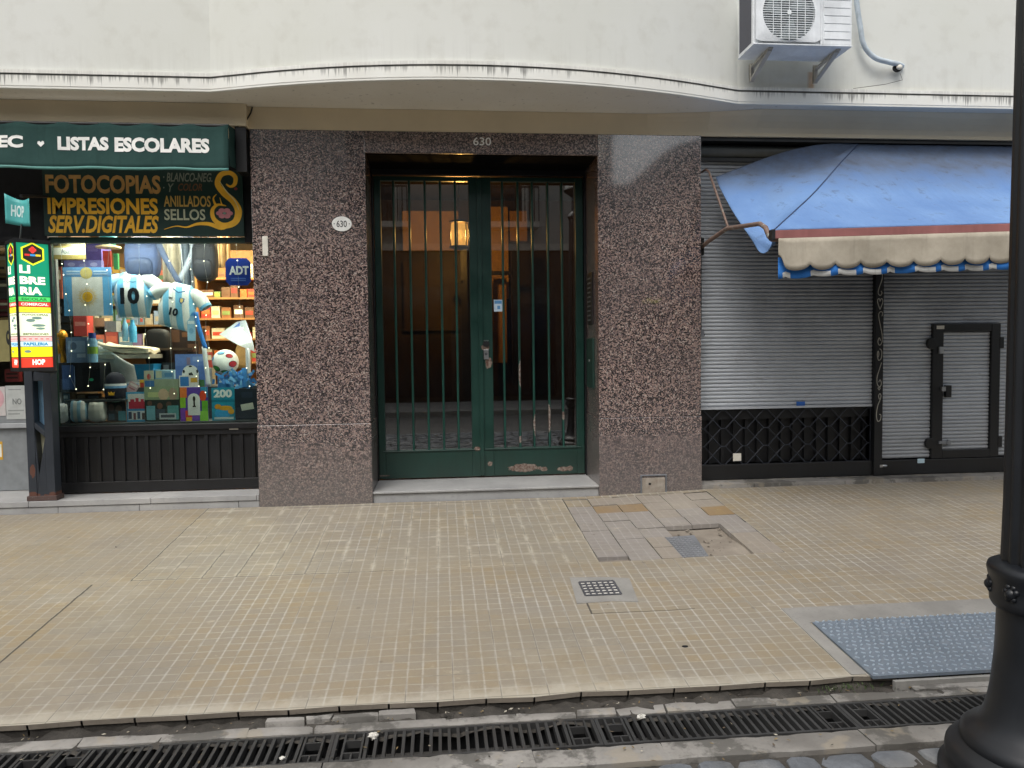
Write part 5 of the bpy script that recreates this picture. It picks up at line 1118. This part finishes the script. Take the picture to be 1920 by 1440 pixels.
# flag packet
q = card("flag_packet", "packed sky blue and white flag with a golden sun behind the glass", "flag", (119, 501, 209, 592), .42, .012, '#5ea6dc', [(.18, .2, .82, 1, '#d3d7d8'), (0, 0, 1, .19, '#5f93c9'), (.36, 0, .62, .24, '#b9ae72', 'o'), (.08, .07, .36, .1, '#a9c4de'), (.64, .07, .92, .1, '#a9c4de'), (.08, .13, .36, .15, '#a9c4de'), (.64, .13, .92, .15, '#a9c4de'), (.39, .5, .61, .72, '#e0b32e', 'o'), (.43, .54, .57, .68, '#c99a24', 'o')])
x0, x1, z0, z1 = bx4(119, 501, 209, 592, .42); cx, cz = x0+(x1-x0)*.5, z1-(z1-z0)*.61; m = MB().use(paint('#d8b455'))
for k in range(32):
    a = 2*math.pi*k/32; r0, r1 = .05, (.092 if k % 2 else .078); w = .06
    m.face([(cx+r0*math.cos(a-w), .4165, cz+r0*math.sin(a-w)), (cx+r0*math.cos(a+w), .4165, cz+r0*math.sin(a+w)), (cx+r1*math.cos(a), .4165, cz+r1*math.sin(a))])
o = m.build("sun_emblem", q)
# balloon shirts
def shirt(name, label, c, s, h, ang=0, back=True):
    t = thing(name, label, "balloon", tuple(c)); c = Vector(c)
    mt = N("shirt_foil_"+h.strip('#')+str(back)); x, y, z = mt.xyz(); st = mt.math('SINE', mt.math('MULTIPLY', x, 2*math.pi/(.105*s)))
    mt.set(Base_Color=mt.mix(mt.rng(st, -.15, .15), srgb('#e3e8ea'), srgb('#74b9e0')), Roughness=.3, Specular_IOR_Level=.6)
    q = MB().use(mt.m); rot = Matrix.Rotation(ang, 3, 'Y')
    def W(p): return c+rot @ (Vector(p)*s)
    def torso(d):
        return 1
    vs = []; nu, nv = 28, 20
    for j in range(nv+1):
        v = j/nv; zz = -.19+.38*v; hw_ = .125+.03*math.sin(math.pi*v)**2*(1 if v < .5 else .6)+.035*max(0, (v-.45))-(.14*max(0, v-.86)/.14)*.55
        th = .065*math.sin(math.pi*min(1, max(0, v*1.0)))**.45+.004
        for i in range(nu):
            a = 2*math.pi*i/nu; vs.append(W((hw_*math.copysign(abs(math.cos(a))**.75, math.cos(a)), th*math.copysign(abs(math.sin(a))**.9, math.sin(a)), zz)))
    q.poly(vs, [(j*nu+i, j*nu+(i+1) % nu, (j+1)*nu+(i+1) % nu, (j+1)*nu+i) for j in range(nv) for i in range(nu)]+[tuple(range(nu-1, -1, -1)), tuple(range(nv*nu, (nv+1)*nu))])
    q.build("body", t, smooth=80)
    for sd_ in (-1, 1):
        q = MB().use(paint('#d5dcde' if sd_ > 0 or not back else '#9ecbe4', .3)); P = [W((sd_*.085, 0, .135)), W((sd_*.13, 0, .115)), W((sd_*.175, -.002, .085)), W((sd_*.215, -.004, .05))]
        q.tube(P, [.045*s, .058*s, .057*s, .05*s], 14); q.use(paint('#6fb2da', .3)); q.tube([W((sd_*.21, -.004, .054)), W((sd_*.226, -.005, .040))], [.052*s, .05*s], 14); q.use(paint('#3a444c')); q.tube([W((sd_*.226, -.005, .040)), W((sd_*.2275, -.005, .0387))], [.042*s, .042*s], 14); q.build("sleeve", t, smooth=50)
    q = MB(); 
    def PT(txt, a, b, c0, c1, h, yy=-.069, bold=.03): q.use(paint(h, .4)); n0 = len(q.v); q.text(txt, a, b, c0, c1, yy, bold); q.v[n0:] = [tuple(W((p[0], yy-.0-.0*p[0]+.25*p[0]*p[0]+.35*(p[2]**2)*1.0, p[2]))) for p in q.v[n0:]]
    if back: PT("10", -.075, .075, -.08, .055, '#14181f', -.075, .045); q.use(paint('#3a444c')); q.stroke([tuple(W((x_, 0, z_)).xz) for x_, z_ in ((-.05, .1), (-.03, .11), (-.02, .098), (0, .105), (.02, .1), (.05, .104))], .004, W((0, -.062, .1)).y)
    else:
        PT("10", -.035, .035, -.085, -.02, '#1e2833', -.076, .05)
        def flat(pts, h, yy): q.use(paint(h, .4)); q.face([tuple(W((p[0], yy+.25*p[0]*p[0]+.35*p[1]*p[1], p[1]))) for p in pts])
        flat([(.022, .075), (.062, .075), (.062, .045), (.042, .022), (.022, .045)], '#2f5f9a', -.075); flat([(.03, .07), (.054, .07), (.054, .047), (.042, .033), (.03, .047)], '#d9c27a', -.0765)
        flat([(-.065, .06), (-.03, .06), (-.03, .052), (-.065, .052)], '#23303a', -.075); flat([(-.06, .05), (-.035, .05), (-.035, .043), (-.06, .043)], '#23303a', -.075)
        flat([(-.05, .13), (0, .105), (.05, .13), (.05, .14), (0, .116), (-.05, .14)], '#3c6f9c', -.07)
    q.build("print", t)
    q = MB().use(paint('#aab0b0', .4)); q.tube([W((0, 0, .19)), W((0, 0, .22)), (c.x, c.y+.02, 2.6)], .0025, 5); q.build("string", t)
c = at(250, 553, .55); shirt("jersey_balloon", "inflated striped jersey balloon seen from behind with a big black 10", (c.x, .55, c.z), 1.02, '#74b9e0', .0, True)
c = at(334, 574, .5); shirt("jersey_balloon", "inflated striped jersey balloon tilted, front side with crest and small 10", (c.x, .5, c.z), 1.0, '#74b9e1', R(14), False)
# shelves with goods at the back right
m = MB().use(paint('#a2703c', .6)); 
for z in (1.12, 1.36, 1.57, 1.78, 1.98): m.box(-2.45, -1.5, 1.9, 2.25, z-.02, z)
m.box(-2.47, -2.45, 1.9, 2.25, .1, 2.3); m.box(-1.5, -1.48, 1.9, 2.25, .1, 2.3); m.box(-2.47, -1.48, 2.25, 2.27, .1, 2.3); tag(m.build("shelf_unit"), "orange brown wooden shelf unit full of goods at the back right of the shop", "shelf")
rr = random.Random(17); cols = ['#c8692f', '#b8452f', '#d8a23a', '#8c5a32', '#d2c3a0', '#a33a2c', '#e0b870', '#6a4a30', '#7a8a4a']
k_ = 0; ROWN = {1.12: "lowest", 1.36: "second", 1.57: "middle", 1.78: "fourth", 1.98: "top"}
for z in (1.12, 1.36, 1.57, 1.78, 1.98):
    x = -2.43
    while x < -1.55:
        w, h, d = rr.uniform(.05, .13), rr.uniform(.06, .15), rr.uniform(.1, .2)
        if x+w > -1.51: break
        q = MB().use(paint(rr.choice(cols), .5)); q.box(x, x+w, 1.94, 1.94+d, z, z+h); q.use(paint(rr.choice(cols+['#e8e0cc']), .5)); q.box(x+.008, x+w-.008, 1.938, 1.94, z+h*.3, z+h*.65)
        o = q.build("goods_box", bev=.003); tag(o, "small coloured goods box on the %s board of the back right shelf" % ROWN[z], "box", "goods boxes on the %s board" % ROWN[z]); x += w+rr.uniform(.004, .03)
m = MB().use(paint('#8d6a42', .6))
for z in (1.30, 1.52, 1.74, 1.96): m.box(-3.75, -2.5, 2.2, 2.5, z-.02, z)
m.box(-3.77, -3.75, 2.2, 2.5, .1, 2.3); m.box(-2.5, -2.48, 2.2, 2.5, .1, 2.3); m.box(-3.77, -2.48, 2.5, 2.52, .1, 2.3); tag(m.build("shelf_unit"), "tan wooden shelf unit with paper goods at the back left of the shop", "shelf")
cols2 = ['#b5a58c', '#8f9fb5', '#c46a54', '#d9d2c2', '#6f8a9a', '#c9a24a', '#7d6a8a', '#5a7a5c', '#a85048']
for z, nm in ((1.30, "lowest"), (1.52, "second"), (1.74, "third"), (1.96, "top")):
    x = -3.7
    while x < -2.58:
        w, h = rr.uniform(.04, .14), rr.uniform(.09, .18)
        if x+w > -2.51: break
        q = MB().use(paint(rr.choice(cols2), .55)); q.box(x, x+w, 2.24, 2.42, z, z+h); q.use(paint(rr.choice(cols2+['#f0ece0']), .5)); q.box(x+.01, x+w-.01, 2.2385, 2.24, z+h*.25, z+h*.6)
        tag(q.build("goods_box", bev=.003), "paper goods box on the %s board of the back left shelf" % nm, "box", "paper goods on the %s board" % nm); x += w+rr.uniform(.004, .02)
# more goods crowding the raised step
for px, Y, h, deco, l, ct in (
    ((200, 702, 222, 740), .66, '#8fa3b5', [(.1, .1, .9, .4, '#d5dade'), (.2, .55, .8, .9, '#3f5f8a')], "grey blue booklet standing behind the navy beanie", "booklet"),
    ((236, 716, 262, 738), .63, '#c9cfd2', [(.1, .15, .9, .5, '#5f9fd0'), (.2, .6, .7, .8, '#23344f')], "white and blue card under the blue basket", "card"),
    ((262, 712, 274, 738), .63, '#d8b23c', [(.1, .2, .9, .6, '#b0402f')], "small yellow packet beside the large football album", "packet"),
    ((304, 680, 329, 700), .9, '#2a2c31', [(.1, .2, .5, .7, '#71767c')], "black stapler box left of the football notebook", "box"),
    ((386, 660, 398, 690), .85, '#b8483a', [(.1, .2, .9, .5, '#e3d2b0')], "red packet standing left of the football", "packet"),
    ((190, 668, 204, 700), .75, '#3c76b0', [(.1, .2, .9, .5, '#c8d6e3')], "blue packet standing right of the capped bottle", "packet"),
    ((205, 655, 232, 668), .7, '#d9d4c6', [(.1, .3, .9, .6, '#8f8a7c')], "cream envelope on the cloth bags", "envelope"),
    ((336, 704, 372, 726), .61, '#e0dfd8', [(.05, .1, .5, .9, '#3f7fc0'), (.6, .2, .95, .6, '#d0a040')], "white and blue leaflet behind the sticker album", "leaflet"),
    ((408, 706, 438, 728), .58, '#3f86c4', [(.1, .2, .9, .5, '#cfe0ee')], "light blue packet behind the turquoise card", "packet"),
    ((104, 738, 130, 757), .62, '#4a5f78', [(.1, .2, .9, .5, '#a9b7c6')], "slate packet behind the leftmost white bag", "packet"),
    ((140, 738, 190, 752), .66, '#6a5f4a', [(.1, .2, .4, .8, '#b9ad92'), (.5, .3, .9, .7, '#8fa0ae')], "brown tray of cards behind the striped bag", "tray"),
    ((350, 640, 372, 664), .95, '#3a2a22', [(.1, .2, .9, .8, '#6a4c3a')], "brown frame behind the football notebook", "frame"),
    ((100, 500, 116, 560), .75, '#a85a48', [(.1, .1, .9, .4, '#d9c9b0'), (.2, .5, .8, .8, '#7a3a30')], "reddish printed pack hanging left of the flag", "pack")):
    card("goods_pack", l, ct, px, Y, .012, h, deco)
# left background goods: a rack of dark cases, red box, grey and blue items
for i in range(4):
    for j in range(3):
        px = 96+20*j; py = 575+17*i
        card("pencil_case", "black case pinned in a grid at the left of the window", "case", (px, py, px+16, py+12), .82, .03, '#23252a', group="black cases on the left rack")
card("goods_box", "red box behind the gold trophy", "box", (138, 592, 163, 630), .75, .12, '#b8443c', [(.1, .3, .9, .5, '#d8887c')])
card("goods_box", "beige box under the flag packet", "box", (166, 596, 196, 612), .9, .12, '#b59a78'); card("goods_box", "small grey box beneath the jersey balloon with the big 10", "box", (196, 602, 218, 622), .9, .1, '#8a8f92')
for k, (px, l) in enumerate((((229, 596, 240, 640), "left pale blue bottle under the jersey balloon"), ((242, 600, 256, 642), "right sky blue bottle under the jersey balloon"))):
    x0, x1, z0, z1 = bx4(*px, .8); q = MB().use(paint('#7fb9d8' if k == 0 else '#4aa3d4', .3)); r_ = (x1-x0)/2; h = z1-z0
    q.lathe(((x0+x1)/2, .8, z0), [(r_, 0), (r_, h*.7), (r_*.5, h*.82), (r_*.45, h)], 14); tag(q.build("bottle", smooth=40), l, "bottle")
m = MB().use(paint('#4a3a2c')); m.box(-2.95, -2.2, .9, 1.2, 1.245, 1.265); m.box(-2.95, -2.91, .9, 1.2, .845, 1.245); m.box(-2.24, -2.2, 1.0, 1.2, .93, 1.245); tag(m.build("display_table"), "narrow brown shelf board behind the trophy and bottles", "shelf")
# gold trophy on the black box
bxA = bx4(100, 680, 188, 735, .46)
m = MB().use(paint('#14171e', .35)); m.box(bxA[0], bxA[1], .46, .70, bxA[2], bxA[3]); m.use(paint('#24406e', .5)); m.box(bxA[0]+.07, bxA[0]+.16, .457, .46, bxA[2]+.02, bxA[3]-.02); m.use(paint('#6f8fc0')); m.box(bxA[0]+.165, bxA[0]+.168, .457, .46, bxA[2]+.02, bxA[3]-.03); m.use(paint('#2a9a78')); m.disc(bxA[1]-.07, bxA[2]+.1, .018, .012, .4585, 10)
tag(m.build("gift_box", bev=.003), "black box with a dark blue panel carrying the gold trophy", "box")
x0, x1, z0, z1 = bx4(99, 617, 127, 680, .55); cx = (x0+x1)/2; zb = bxA[3]; H = z1-zb
m = MB().use(paint('#c08a2c', .35, .6, var=.2)); rr = random.Random(2)
m.lathe((cx, .55, zb), [(.045, 0), (.047, .02), (.04, .05*H/.28), (.03, .09*H/.28), (.034, .13*H/.28), (.045, .17*H/.28), (.055, .2*H/.28)], 18); m.ball((cx, .55, zb+H-.055), (.06, .055, .055), 16, 10, lambda d: 1+.04*math.sin(7*d.x)*math.sin(5*d.z)); m.tube([(cx-.03, .52, zb+.04), (cx+.02, .505, zb+.1), (cx-.01, .51, zb+.17)], [.012, .018, .02], 8)
tag(m.build("trophy", smooth=60), "small gold trophy statuette topped with a globe on the black box", "trophy")
card("goods_box", "grey blue printed box between the gold trophy and the capped bottle", "box", (124, 632, 164, 680), .52, .12, '#5d7898', [(.1, .15, .9, .6, '#7f9ab8'), (.2, .2, .5, .5, '#4c637f', 'o'), (.5, .65, .9, .8, '#93a9bf')])
x0, x1, z0, z1 = bx4(165, 626, 182, 680, .5); r_ = .038; zb = bxA[3]; q = MB().use(paint('#6a9cc0', .3)); q.lathe(((x0+x1)/2, .5, zb), [(r_, 0), (r_, .17), (r_*.7, .2)], 16); q.use(paint('#1f3f94', .4)); q.lathe(((x0+x1)/2, .5, zb+.2), [(r_*.75, 0), (r_*.75, .045)], 16); q.use(paint('#6f9a3a')); q.lathe(((x0+x1)/2, .5, zb+.07), [(r_*1.02, 0), (r_*1.02, .06)], 16); tag(q.build("bottle", smooth=40), "light blue drinking bottle with dark blue cap on the black box", "bottle")
# cloths and paper
m = MB().use(paint('#c9c2b0', .8, var=.2)); c = at(238, 652, .75)
for k in range(4): m.grid(lambda u, v, k=k: (c.x-.2+.42*u, .62+.3*v, c.z-.045+.028*k+.02*math.sin(5*u+k)*(1-u)-.02*u*k+.012*math.sin(9*v)), 16, 6)
m.use(paint('#8f8d84')); m.box(c.x-.2, c.x+.23, .62, .92, c.z-.09, c.z-.06); tag(m.build("folded_bags", smooth=60, solid=.008), "pile of cream folded cloth bags behind the bottles", "cloth")
m = MB().use(paint('#cdd0d0', .7, var=.15)); c = at(215, 690, .62); m.grid(lambda u, v: (c.x-.13+.30*u, .6+.1*v+.03*math.sin(6*u), c.z+.2-.42*v-.18*u*(1-v)), 16, 12); tag(m.build("white_sheet", smooth=70, solid=.006), "white sheet draped behind the navy beanie", "cloth")
# office chair and dark desk in the shop
t = thing("office_chair", "black padded office chair inside the shop behind the display", "chair", tuple(at(297, 690, 1.25)))
c = at(297, 653, 1.25); m = MB().use(paint('#101114', .6)); m.ball((c.x, 1.25, c.z), (.125, .05, .19), 18, 14, lambda d: 1/max(.01, (abs(d.x)**4+abs(d.y)**4+abs(d.z)**4)**.25)*.95); m.build("backrest", t, smooth=80)
m = MB().use(paint('#131417', .6)); m.ball((c.x+.02, 1.05, c.z-.3), (.2, .2, .06), 18, 10); m.build("seat", t, smooth=80); m = MB().use(NIGHT); m.tube([(c.x, 1.3, c.z-.1), (c.x, 1.28, c.z-.3), (c.x, 1.1, c.z-.34), (c.x, 1.1, .15)], .03, 8)
for k in range(5): m.tube([(c.x, 1.1, .18), (c.x+.25*math.cos(k*1.257), 1.1+.25*math.sin(k*1.257), .12)], .02, 6)
m.build("base", t)
card("desk_unit", "dark brown counter unit under the front jersey balloon", "counter", (318, 614, 362, 705), 1.35, .4, '#2a1e1a', [(.1, .05, .45, .3, '#5a4030'), (.55, .1, .9, .2, '#6a4a34')])
card("desk_unit", "dark counter with black printer behind the blue basket", "counter", (262, 690, 338, 720), 1.1, .3, '#1a1a1d', [(.1, .2, .5, .5, '#3a3c40'), (.6, .3, .8, .5, '#c9cccd')])
# second row on the raised step
m = MB().use(paint('#1b76a8', .4)); x0, x1, z0, z1 = bx4(234, 683, 288, 722, .7); zb = .93
m.prism([(x0+.02, zb), (x1-.02, zb), (x1, z1-.02), (x1+.006, z1), (x0-.006, z1), (x0, z1-.02)], .70, .88); m.use(paint('#c9d6dc')); m.box((x0+x1)/2-.03, (x0+x1)/2+.04, .698, .70, zb+.05, zb+.065); tag(m.build("basket", bev=.003), "blue plastic basket on the raised step of the display", "basket")
card("leaflet", "small pale card leaning on the blue basket with a red figure", "card", (270, 695, 288, 714), .66, .004, '#b9bda8', [(.3, .3, .7, .9, '#b5524c', 'o')])
card("goods_box", "pale blue packet to the right of the blue basket", "packet", (291, 694, 326, 712), .72, .08, '#8fb8cf', [(.05, .1, .35, .8, '#cfd3b8'), (.5, .3, .95, .7, '#5f94bd')])
q = card("notebook", "sky blue notebook cover with a white and black football picture", "notebook", (329, 664, 384, 726), .64, .02, '#5c7fc6', [(0, 0, 1, .35, '#6d8cd0'), (.02, .78, .98, 1, '#4c7a4e'), (.6, .08, .95, .22, '#8aa5dc'), (.22, .33, .80, .86, '#e2e5e4', 'o'), (.43, .54, .61, .72, '#23272b', '5'), (.24, .46, .33, .58, '#23272b', '5'), (.7, .46, .79, .58, '#23272b', '5'), (.32, .78, .42, .85, '#23272b', '5'), (.6, .78, .7, .85, '#23272b', '5'), (.45, .34, .58, .40, '#23272b', '5'), (.4, .1, .52, .32, '#8a7f9c')])
# ball
c = at(423, 679, .60); bm_ = N("ball_cover"); vo = bm_.n("ShaderNodeTexVoronoi"); bm_.L(bm_.map((7, 7, 7)), vo.inputs[0]); vo.inputs['Scale'].default_value = 1
t = thing("football", "white football with red green and blue patches on the display", "ball", (c.x, .6, c.z-.1)); m = MB().use(paint('#dfe2e2', .35)); rB = .108; m.ball((c.x, .6, c.z), rB, 28, 20); m.build("cover", t, smooth=80)
m = MB()
for (a, b, r_, h) in ((-.55, -.5, .36, '#3f9a4a'), (.1, -.75, .25, '#2f8a40'), (.75, -.15, .34, '#a82f3c'), (.5, .5, .26, '#a8323e'), (-.15, .75, .28, '#3a8fc0'), (-.85, .3, .24, '#3a97c8')):
    d = Vector((a, -math.sqrt(max(.05, 1-min(.95, a*a+b*b))), b)).normalized(); e1 = d.cross(Vector((0, 0, 1))).normalized(); e2 = d.cross(e1)
    for k, (rk, hk) in enumerate(((r_, '#23272c'), (r_*.86, h))):
        m.use(paint(hk, .35)); pts = [(Vector((c.x, .6, c.z))+(d+(e1*math.cos(i*.4488)*1.15+e2*math.sin(i*.4488)*.8)*rk).normalized()*(rB+.0012+.0008*k)) for i in range(14)]; ctr = Vector((c.x, .6, c.z))+d*(rB+.0014+.0008*k)
        ii = [p.lerp(ctr, .5) for p in pts]; ii = [Vector((c.x, .6, c.z))+(p-Vector((c.x, .6, c.z))).normalized()*(rB+.0014+.0008*k) for p in ii]
        m.poly(pts+ii+[ctr], [(i, (i+1) % 14, 14+(i+1) % 14, 14+i) for i in range(14)]+[(14+i, 14+(i+1) % 14, 28) for i in range(14)])
m.build("patches", t, smooth=80)
m = MB().use(paint('#8a6a3a', .6, var=.3)); m.grid(lambda u, v: (c.x+.02+.14*u, .8+.06*v, c.z-.08+.24*math.sin(math.pi*(.25+.6*u))*v+.02), 12, 6); tag(m.build("wicker_basket", smooth=70, solid=.01), "brown wicker basket behind the football", "basket")
m = MB().use(paint('#d4d8de', .6)); P = [at(p[0], p[1], .48) for p in ((411, 627), (443, 603), (462, 600), (474, 640), (477, 660), (450, 648))]; m.face([(p.x, .48+.03*math.sin(i*2), p.z) for i, p in enumerate(P)]); m.use(paint('#5f7cc0')); P = [at(p[0], p[1], .475) for p in ((436, 615), (450, 604), (449, 612))]; m.face([(p.x, .478, p.z) for p in P])
m.use(paint('#c5cbd6', .6)); m.tube([at(464, 640, .5), at(466, 700, .5)], .018, 8); tag(m.build("paper_pennant", solid=.004), "folded white paper pennant above the football at the window's right", "pennant")
rr = random.Random(31); m = MB()
for k in range(70):
    p = at(rr.gauss(448, 17), rr.uniform(697, 726), rr.uniform(.46, .56)); a, b = rr.uniform(0, 6.28), rr.uniform(-.6, .6); d1_ = Vector((math.cos(a), b*.4, math.sin(a)))*rr.uniform(.015, .04); d2_ = Vector((-math.sin(a), rr.uniform(-.4, .4), math.cos(a)))*.012
    m.use(paint(rr.choice(['#3f86cf', '#5b9edb', '#77b4e6', '#3a78bd']), .5)); m.face([p-d1_-d2_, p+d1_-d2_*.6, p+d1_*.9+d2_, p-d1_+d2_*.8])
m.use(paint('#3f86cf')); m.tube([at(460, 690, .5), at(460, 725, .5)], .028, 10)
tag(m.build("streamers"), "bunch of sky blue paper streamers below the football", "streamers")
# ribbons
m = MB().use(paint('#2f78c9', .5)); m.grid(lambda u, v: tuple(at(366+3*u+18*v**1.4, 585+68*v, .45)+Vector((.025*(u-.5), 0, 0))), 1, 14); m.use(paint('#d6dbe0', .5)); m.grid(lambda u, v: tuple(at(381+3*u+9*v, 650+75*v, .45)+Vector((.025*(u-.5), 0, 0))), 1, 10); tag(m.build("ribbon", smooth=60, solid=.002), "long blue and white ribbon hanging left of the football", "ribbon")
card("tag_card", "pale blue hanging packet below the front jersey balloon", "packet", (351, 586, 366, 639), .46, .006, '#8cb6d4', [(.1, .3, .9, .4, '#cfdbe4'), (.2, .55, .8, .75, '#6f9dc2', 'o'), (0, 0, 1, .12, '#4a8fd0')])
# beanie
t = thing("beanie", "navy knitted beanie with a sky blue band and gold badge", "hat", tuple(at(217, 745, .5))); x0, x1, z0, z1 = bx4(197, 697, 236, 746, .5); cx = (x0+x1)/2; hw_ = (x1-x0)/2; H = z1-z0
m = MB().use(paint('#171c2c', .9, bump=.003)); m.lathe((cx, .5, z0), [(hw_*.97, .0), (hw_, H*.1), (hw_, H*.35), (hw_*.98, H*.38)], 24); m.lathe((cx, .5, z0+H*.55), [(hw_*.97, 0), (hw_*.9, H*.18), (hw_*.7, H*.32), (hw_*.4, H*.42), (.005, H*.45)], 24); m.build("cap", t, smooth=60)
m = MB().use(paint('#6fa4d6', .9)); m.lathe((cx, .5, z0+H*.38), [(hw_*1.0, 0), (hw_*1.0, H*.09)], 24); m.use(paint('#d4dbe2', .9)); m.lathe((cx, .5, z0+H*.47), [(hw_, 0), (hw_*.98, H*.08)], 24); m.build("band", t, smooth=60)
m = MB().use(GOLD); m.prism([(cx-.02, z0+H*.12), (cx+.02, z0+H*.12), (cx+.024, z0+H*.24), (cx+.01, z0+H*.2), (cx, z0+H*.26), (cx-.01, z0+H*.2), (cx-.024, z0+H*.24)], .5-hw_-.006, .5-hw_+.004); m.build("badge", t)
# front row on the sill
zs = .656
def pillow(name, label, px, h, stripes=None):
    x0, x1, z0, z1 = bx4(*px, .42); cx = (x0+x1)/2; z0 = zs; mt = paint(h, .4, var=.12)
    if stripes:
        q_ = N("striped_"+str(px[0])); sx_ = q_.math('SINE', q_.math('MULTIPLY', q_.xyz()[0], 110)); q_.set(Base_Color=q_.mix(q_.rng(sx_, -.2, .2), srgb(h), srgb(stripes)), Roughness=.4); mt = q_.m
    q = MB().use(mt); rr = random.Random(px[0])
    def fn(d): return (1/max(.01, (abs(d.x)**7+abs(d.y)**3+abs(d.z)**7)**.143))*(.93+.03*math.sin(9*d.x+px[0])+.03*math.sin(11*d.z))
    q.ball((cx, .43, (z0+z1)/2), ((x1-x0)/2, .06, (z1-z0)/2), 22, 16, fn); return tag(q.build(name, smooth=80), label, "bag")
pillow("gift_bag", "plain white plastic bag, leftmost in the bottom row of the window", (103, 755, 132, 792), '#c3c8cb'); pillow("gift_bag", "white and sky blue striped bag in the bottom row of the window", (131, 749, 166, 793), '#d3d7d8', '#8fbcd8'); pillow("gift_bag", "plain white bag right of the striped bag in the bottom row", (166, 752, 199, 793), '#cfd0cc')
card("photo_print", "dark photo print of a crowd beside the white bags", "print", (200, 744, 236, 789), .46, .006, '#2f3436', [(.05, .0, .8, .18, '#c9c9c6'), (.1, .3, .4, .6, '#5c4c48', 'o'), (.45, .35, .8, .7, '#6a5a52', 'o'), (.6, .6, 1, 1, '#5f9fae'), (.1, .7, .4, .95, '#4a6070'), (.3, .16, .7, .22, '#49b58a')])
card("comic_book", "small sky blue booklet with a red crown shape on its cover", "book", (237, 735, 276, 791), .44, .012, '#4aa0cf', [(.08, .06, .92, .93, '#dfe3e4'), (.12, .32, .88, .56, '#c0394e'), (.2, .24, .4, .34, '#c0394e'), (.45, .2, .6, .34, '#c0394e'), (.7, .24, .85, .34, '#c0394e'), (0, .56, 1, .63, '#3f8fc4'), (.1, .66, .25, .9, '#3c4a66'), (.33, .7, .45, .92, '#7a4a52'), (.52, .66, .66, .9, '#3c5a7a'), (.74, .7, .88, .92, '#55433f')])
card("leaflet", "pink printed leaflet leaning between the beanie and the booklets", "leaflet", (233, 716, 252, 737), .52, .003, '#c9a2a2', [(.1, .1, .9, .3, '#e2d2cc'), (.2, .5, .8, .6, '#b0606a')], tilt=R(30))
q = card("magazine", "large football album with a green pitch and dark crowd cover", "magazine", (271, 711, 336, 791), .42, .012, '#3d4a42', [(0, 0, 1, .17, '#93a08c'), (.03, .03, .3, .2, '#3f6fa8'), (0, .17, 1, .48, '#8fa082'), (.1, .3, .9, .42, '#b9c28c'), (.4, .22, .7, .5, '#c9ad94', 'o'), (.7, .2, .95, .5, '#a58f7c', 'o'), (0, .48, 1, 1, '#2a3230'), (.05, .62, .3, .95, '#6fa5b4'), (.08, .5, .22, .62, '#6a4c40', 'o'), (.36, .55, .52, .7, '#7a5648', 'o'), (.33, .7, .58, .9, '#3e4a58'), (.62, .52, .78, .68, '#5c463c', 'o'), (.66, .62, .98, .95, '#5c9a9c'), (.42, .8, .9, .94, '#b8bcc0'), (.46, .83, .86, .9, '#49505a')])
card("sticker_album", "brightly coloured sticker album with a white badge and small trophy", "album", (338, 726, 390, 790), .40, .012, '#5a3fa0', [(0, 0, .25, .3, '#e0793a'), (0, .3, .2, .6, '#8fc23a'), (0, .6, .18, 1, '#7a3fb0'), (.75, 0, 1, .3, '#2f8fb8'), (.7, .1, .95, .42, '#d8482c', 'o'), (.78, .4, 1, .75, '#6fb83a'), (.7, .7, 1, 1, '#8fd04a'), (.18, .68, .42, .98, '#d83a30'), (.2, .88, .45, 1, '#e8b82c'), (.42, .8, .7, 1, '#7048b0'), (.28, .18, .72, .5, '#e6e4e4', 'o'), (.28, .32, .72, .82, '#e6e4e4'), (.46, .26, .56, .42, '#2a2622', 'o'), (.48, .4, .54, .56, '#2a2622'), (.45, .54, .57, .58, '#2a2622')])
card("poster_card", "turquoise card with white 200 and a golden cup", "poster", (397, 727, 440, 788), .40, .008, '#1f93b4', [(0, .36, 1, .44, '#167a98'), (.12, .62, .8, .95, '#2f9fd8', 'o'), (.28, .55, .9, .7, '#e0a62c', 'o'), (.12, .5, .42, .66, '#d9952a', 'o'), (.7, .64, .98, .82, '#d9a02c', 'o'), (.1, .9, .95, .97, '#c9d4d6')], [("200", .1, .05, .9, .3, '#e9eff0', .05)])
card("notebook", "dark navy notebook with a crooked white label at the window's lower right", "notebook", (441, 729, 482, 787), .38, .015, '#1d2838', [(.3, .1, .8, .28, '#27344a')])
x0, x1, z0, z1 = bx4(451, 755, 476, 770, .375); m = MB().use(paint('#cfd0c6')); m.obox(((x0+x1)/2, .3785, (z0+z1)/2), (.05, 0, .008), (0, .0006, 0), (-.005, 0, .026)); tag(m.build("label_card"), "crooked white label stuck on the dark navy notebook", "label")
card("goods_box", "white and grey carton behind the soccer notebook", "carton", (386, 690, 398, 722), .72, .1, '#b9b5a6')
# fairy lights
t = thing("fairy_lights", "string of tiny warm white fairy lights hung across the shop window", "string lights", (-2.3, .36, 2.09))
rr = random.Random(12); BP = []; m = MB().use(paint('#9aa0a0', .4))
for sx0, dx, n in ((97, 4, 8), (118, 20, 9), (160, 10, 8), (205, -6, 6), (262, 20, 6), (318, 8, 8), (352, 22, 11), (386, 2, 9), (440, 28, 8)):
    pts = []
    for k in range(n):
        f = k/(n-1); pts.append(at(sx0+dx*f+rr.uniform(-5, 5), 452+f*rr.uniform(270, 285)+rr.uniform(-8, 8), .345))
    m.tube(pts, .0012, 4, False); BP += pts[1:]
m.build("cord", t)
m = MB().use(mat_emit('#fff2d0', 4)); m.ball(tuple(BP[0]), .0046, 8, 6); b0 = m.build("bulb", t, smooth=80)
for p in BP[1:]:
    o = b0.copy(); COL.objects.link(o); o.parent = t; o.location = Vector(p)-BP[0]
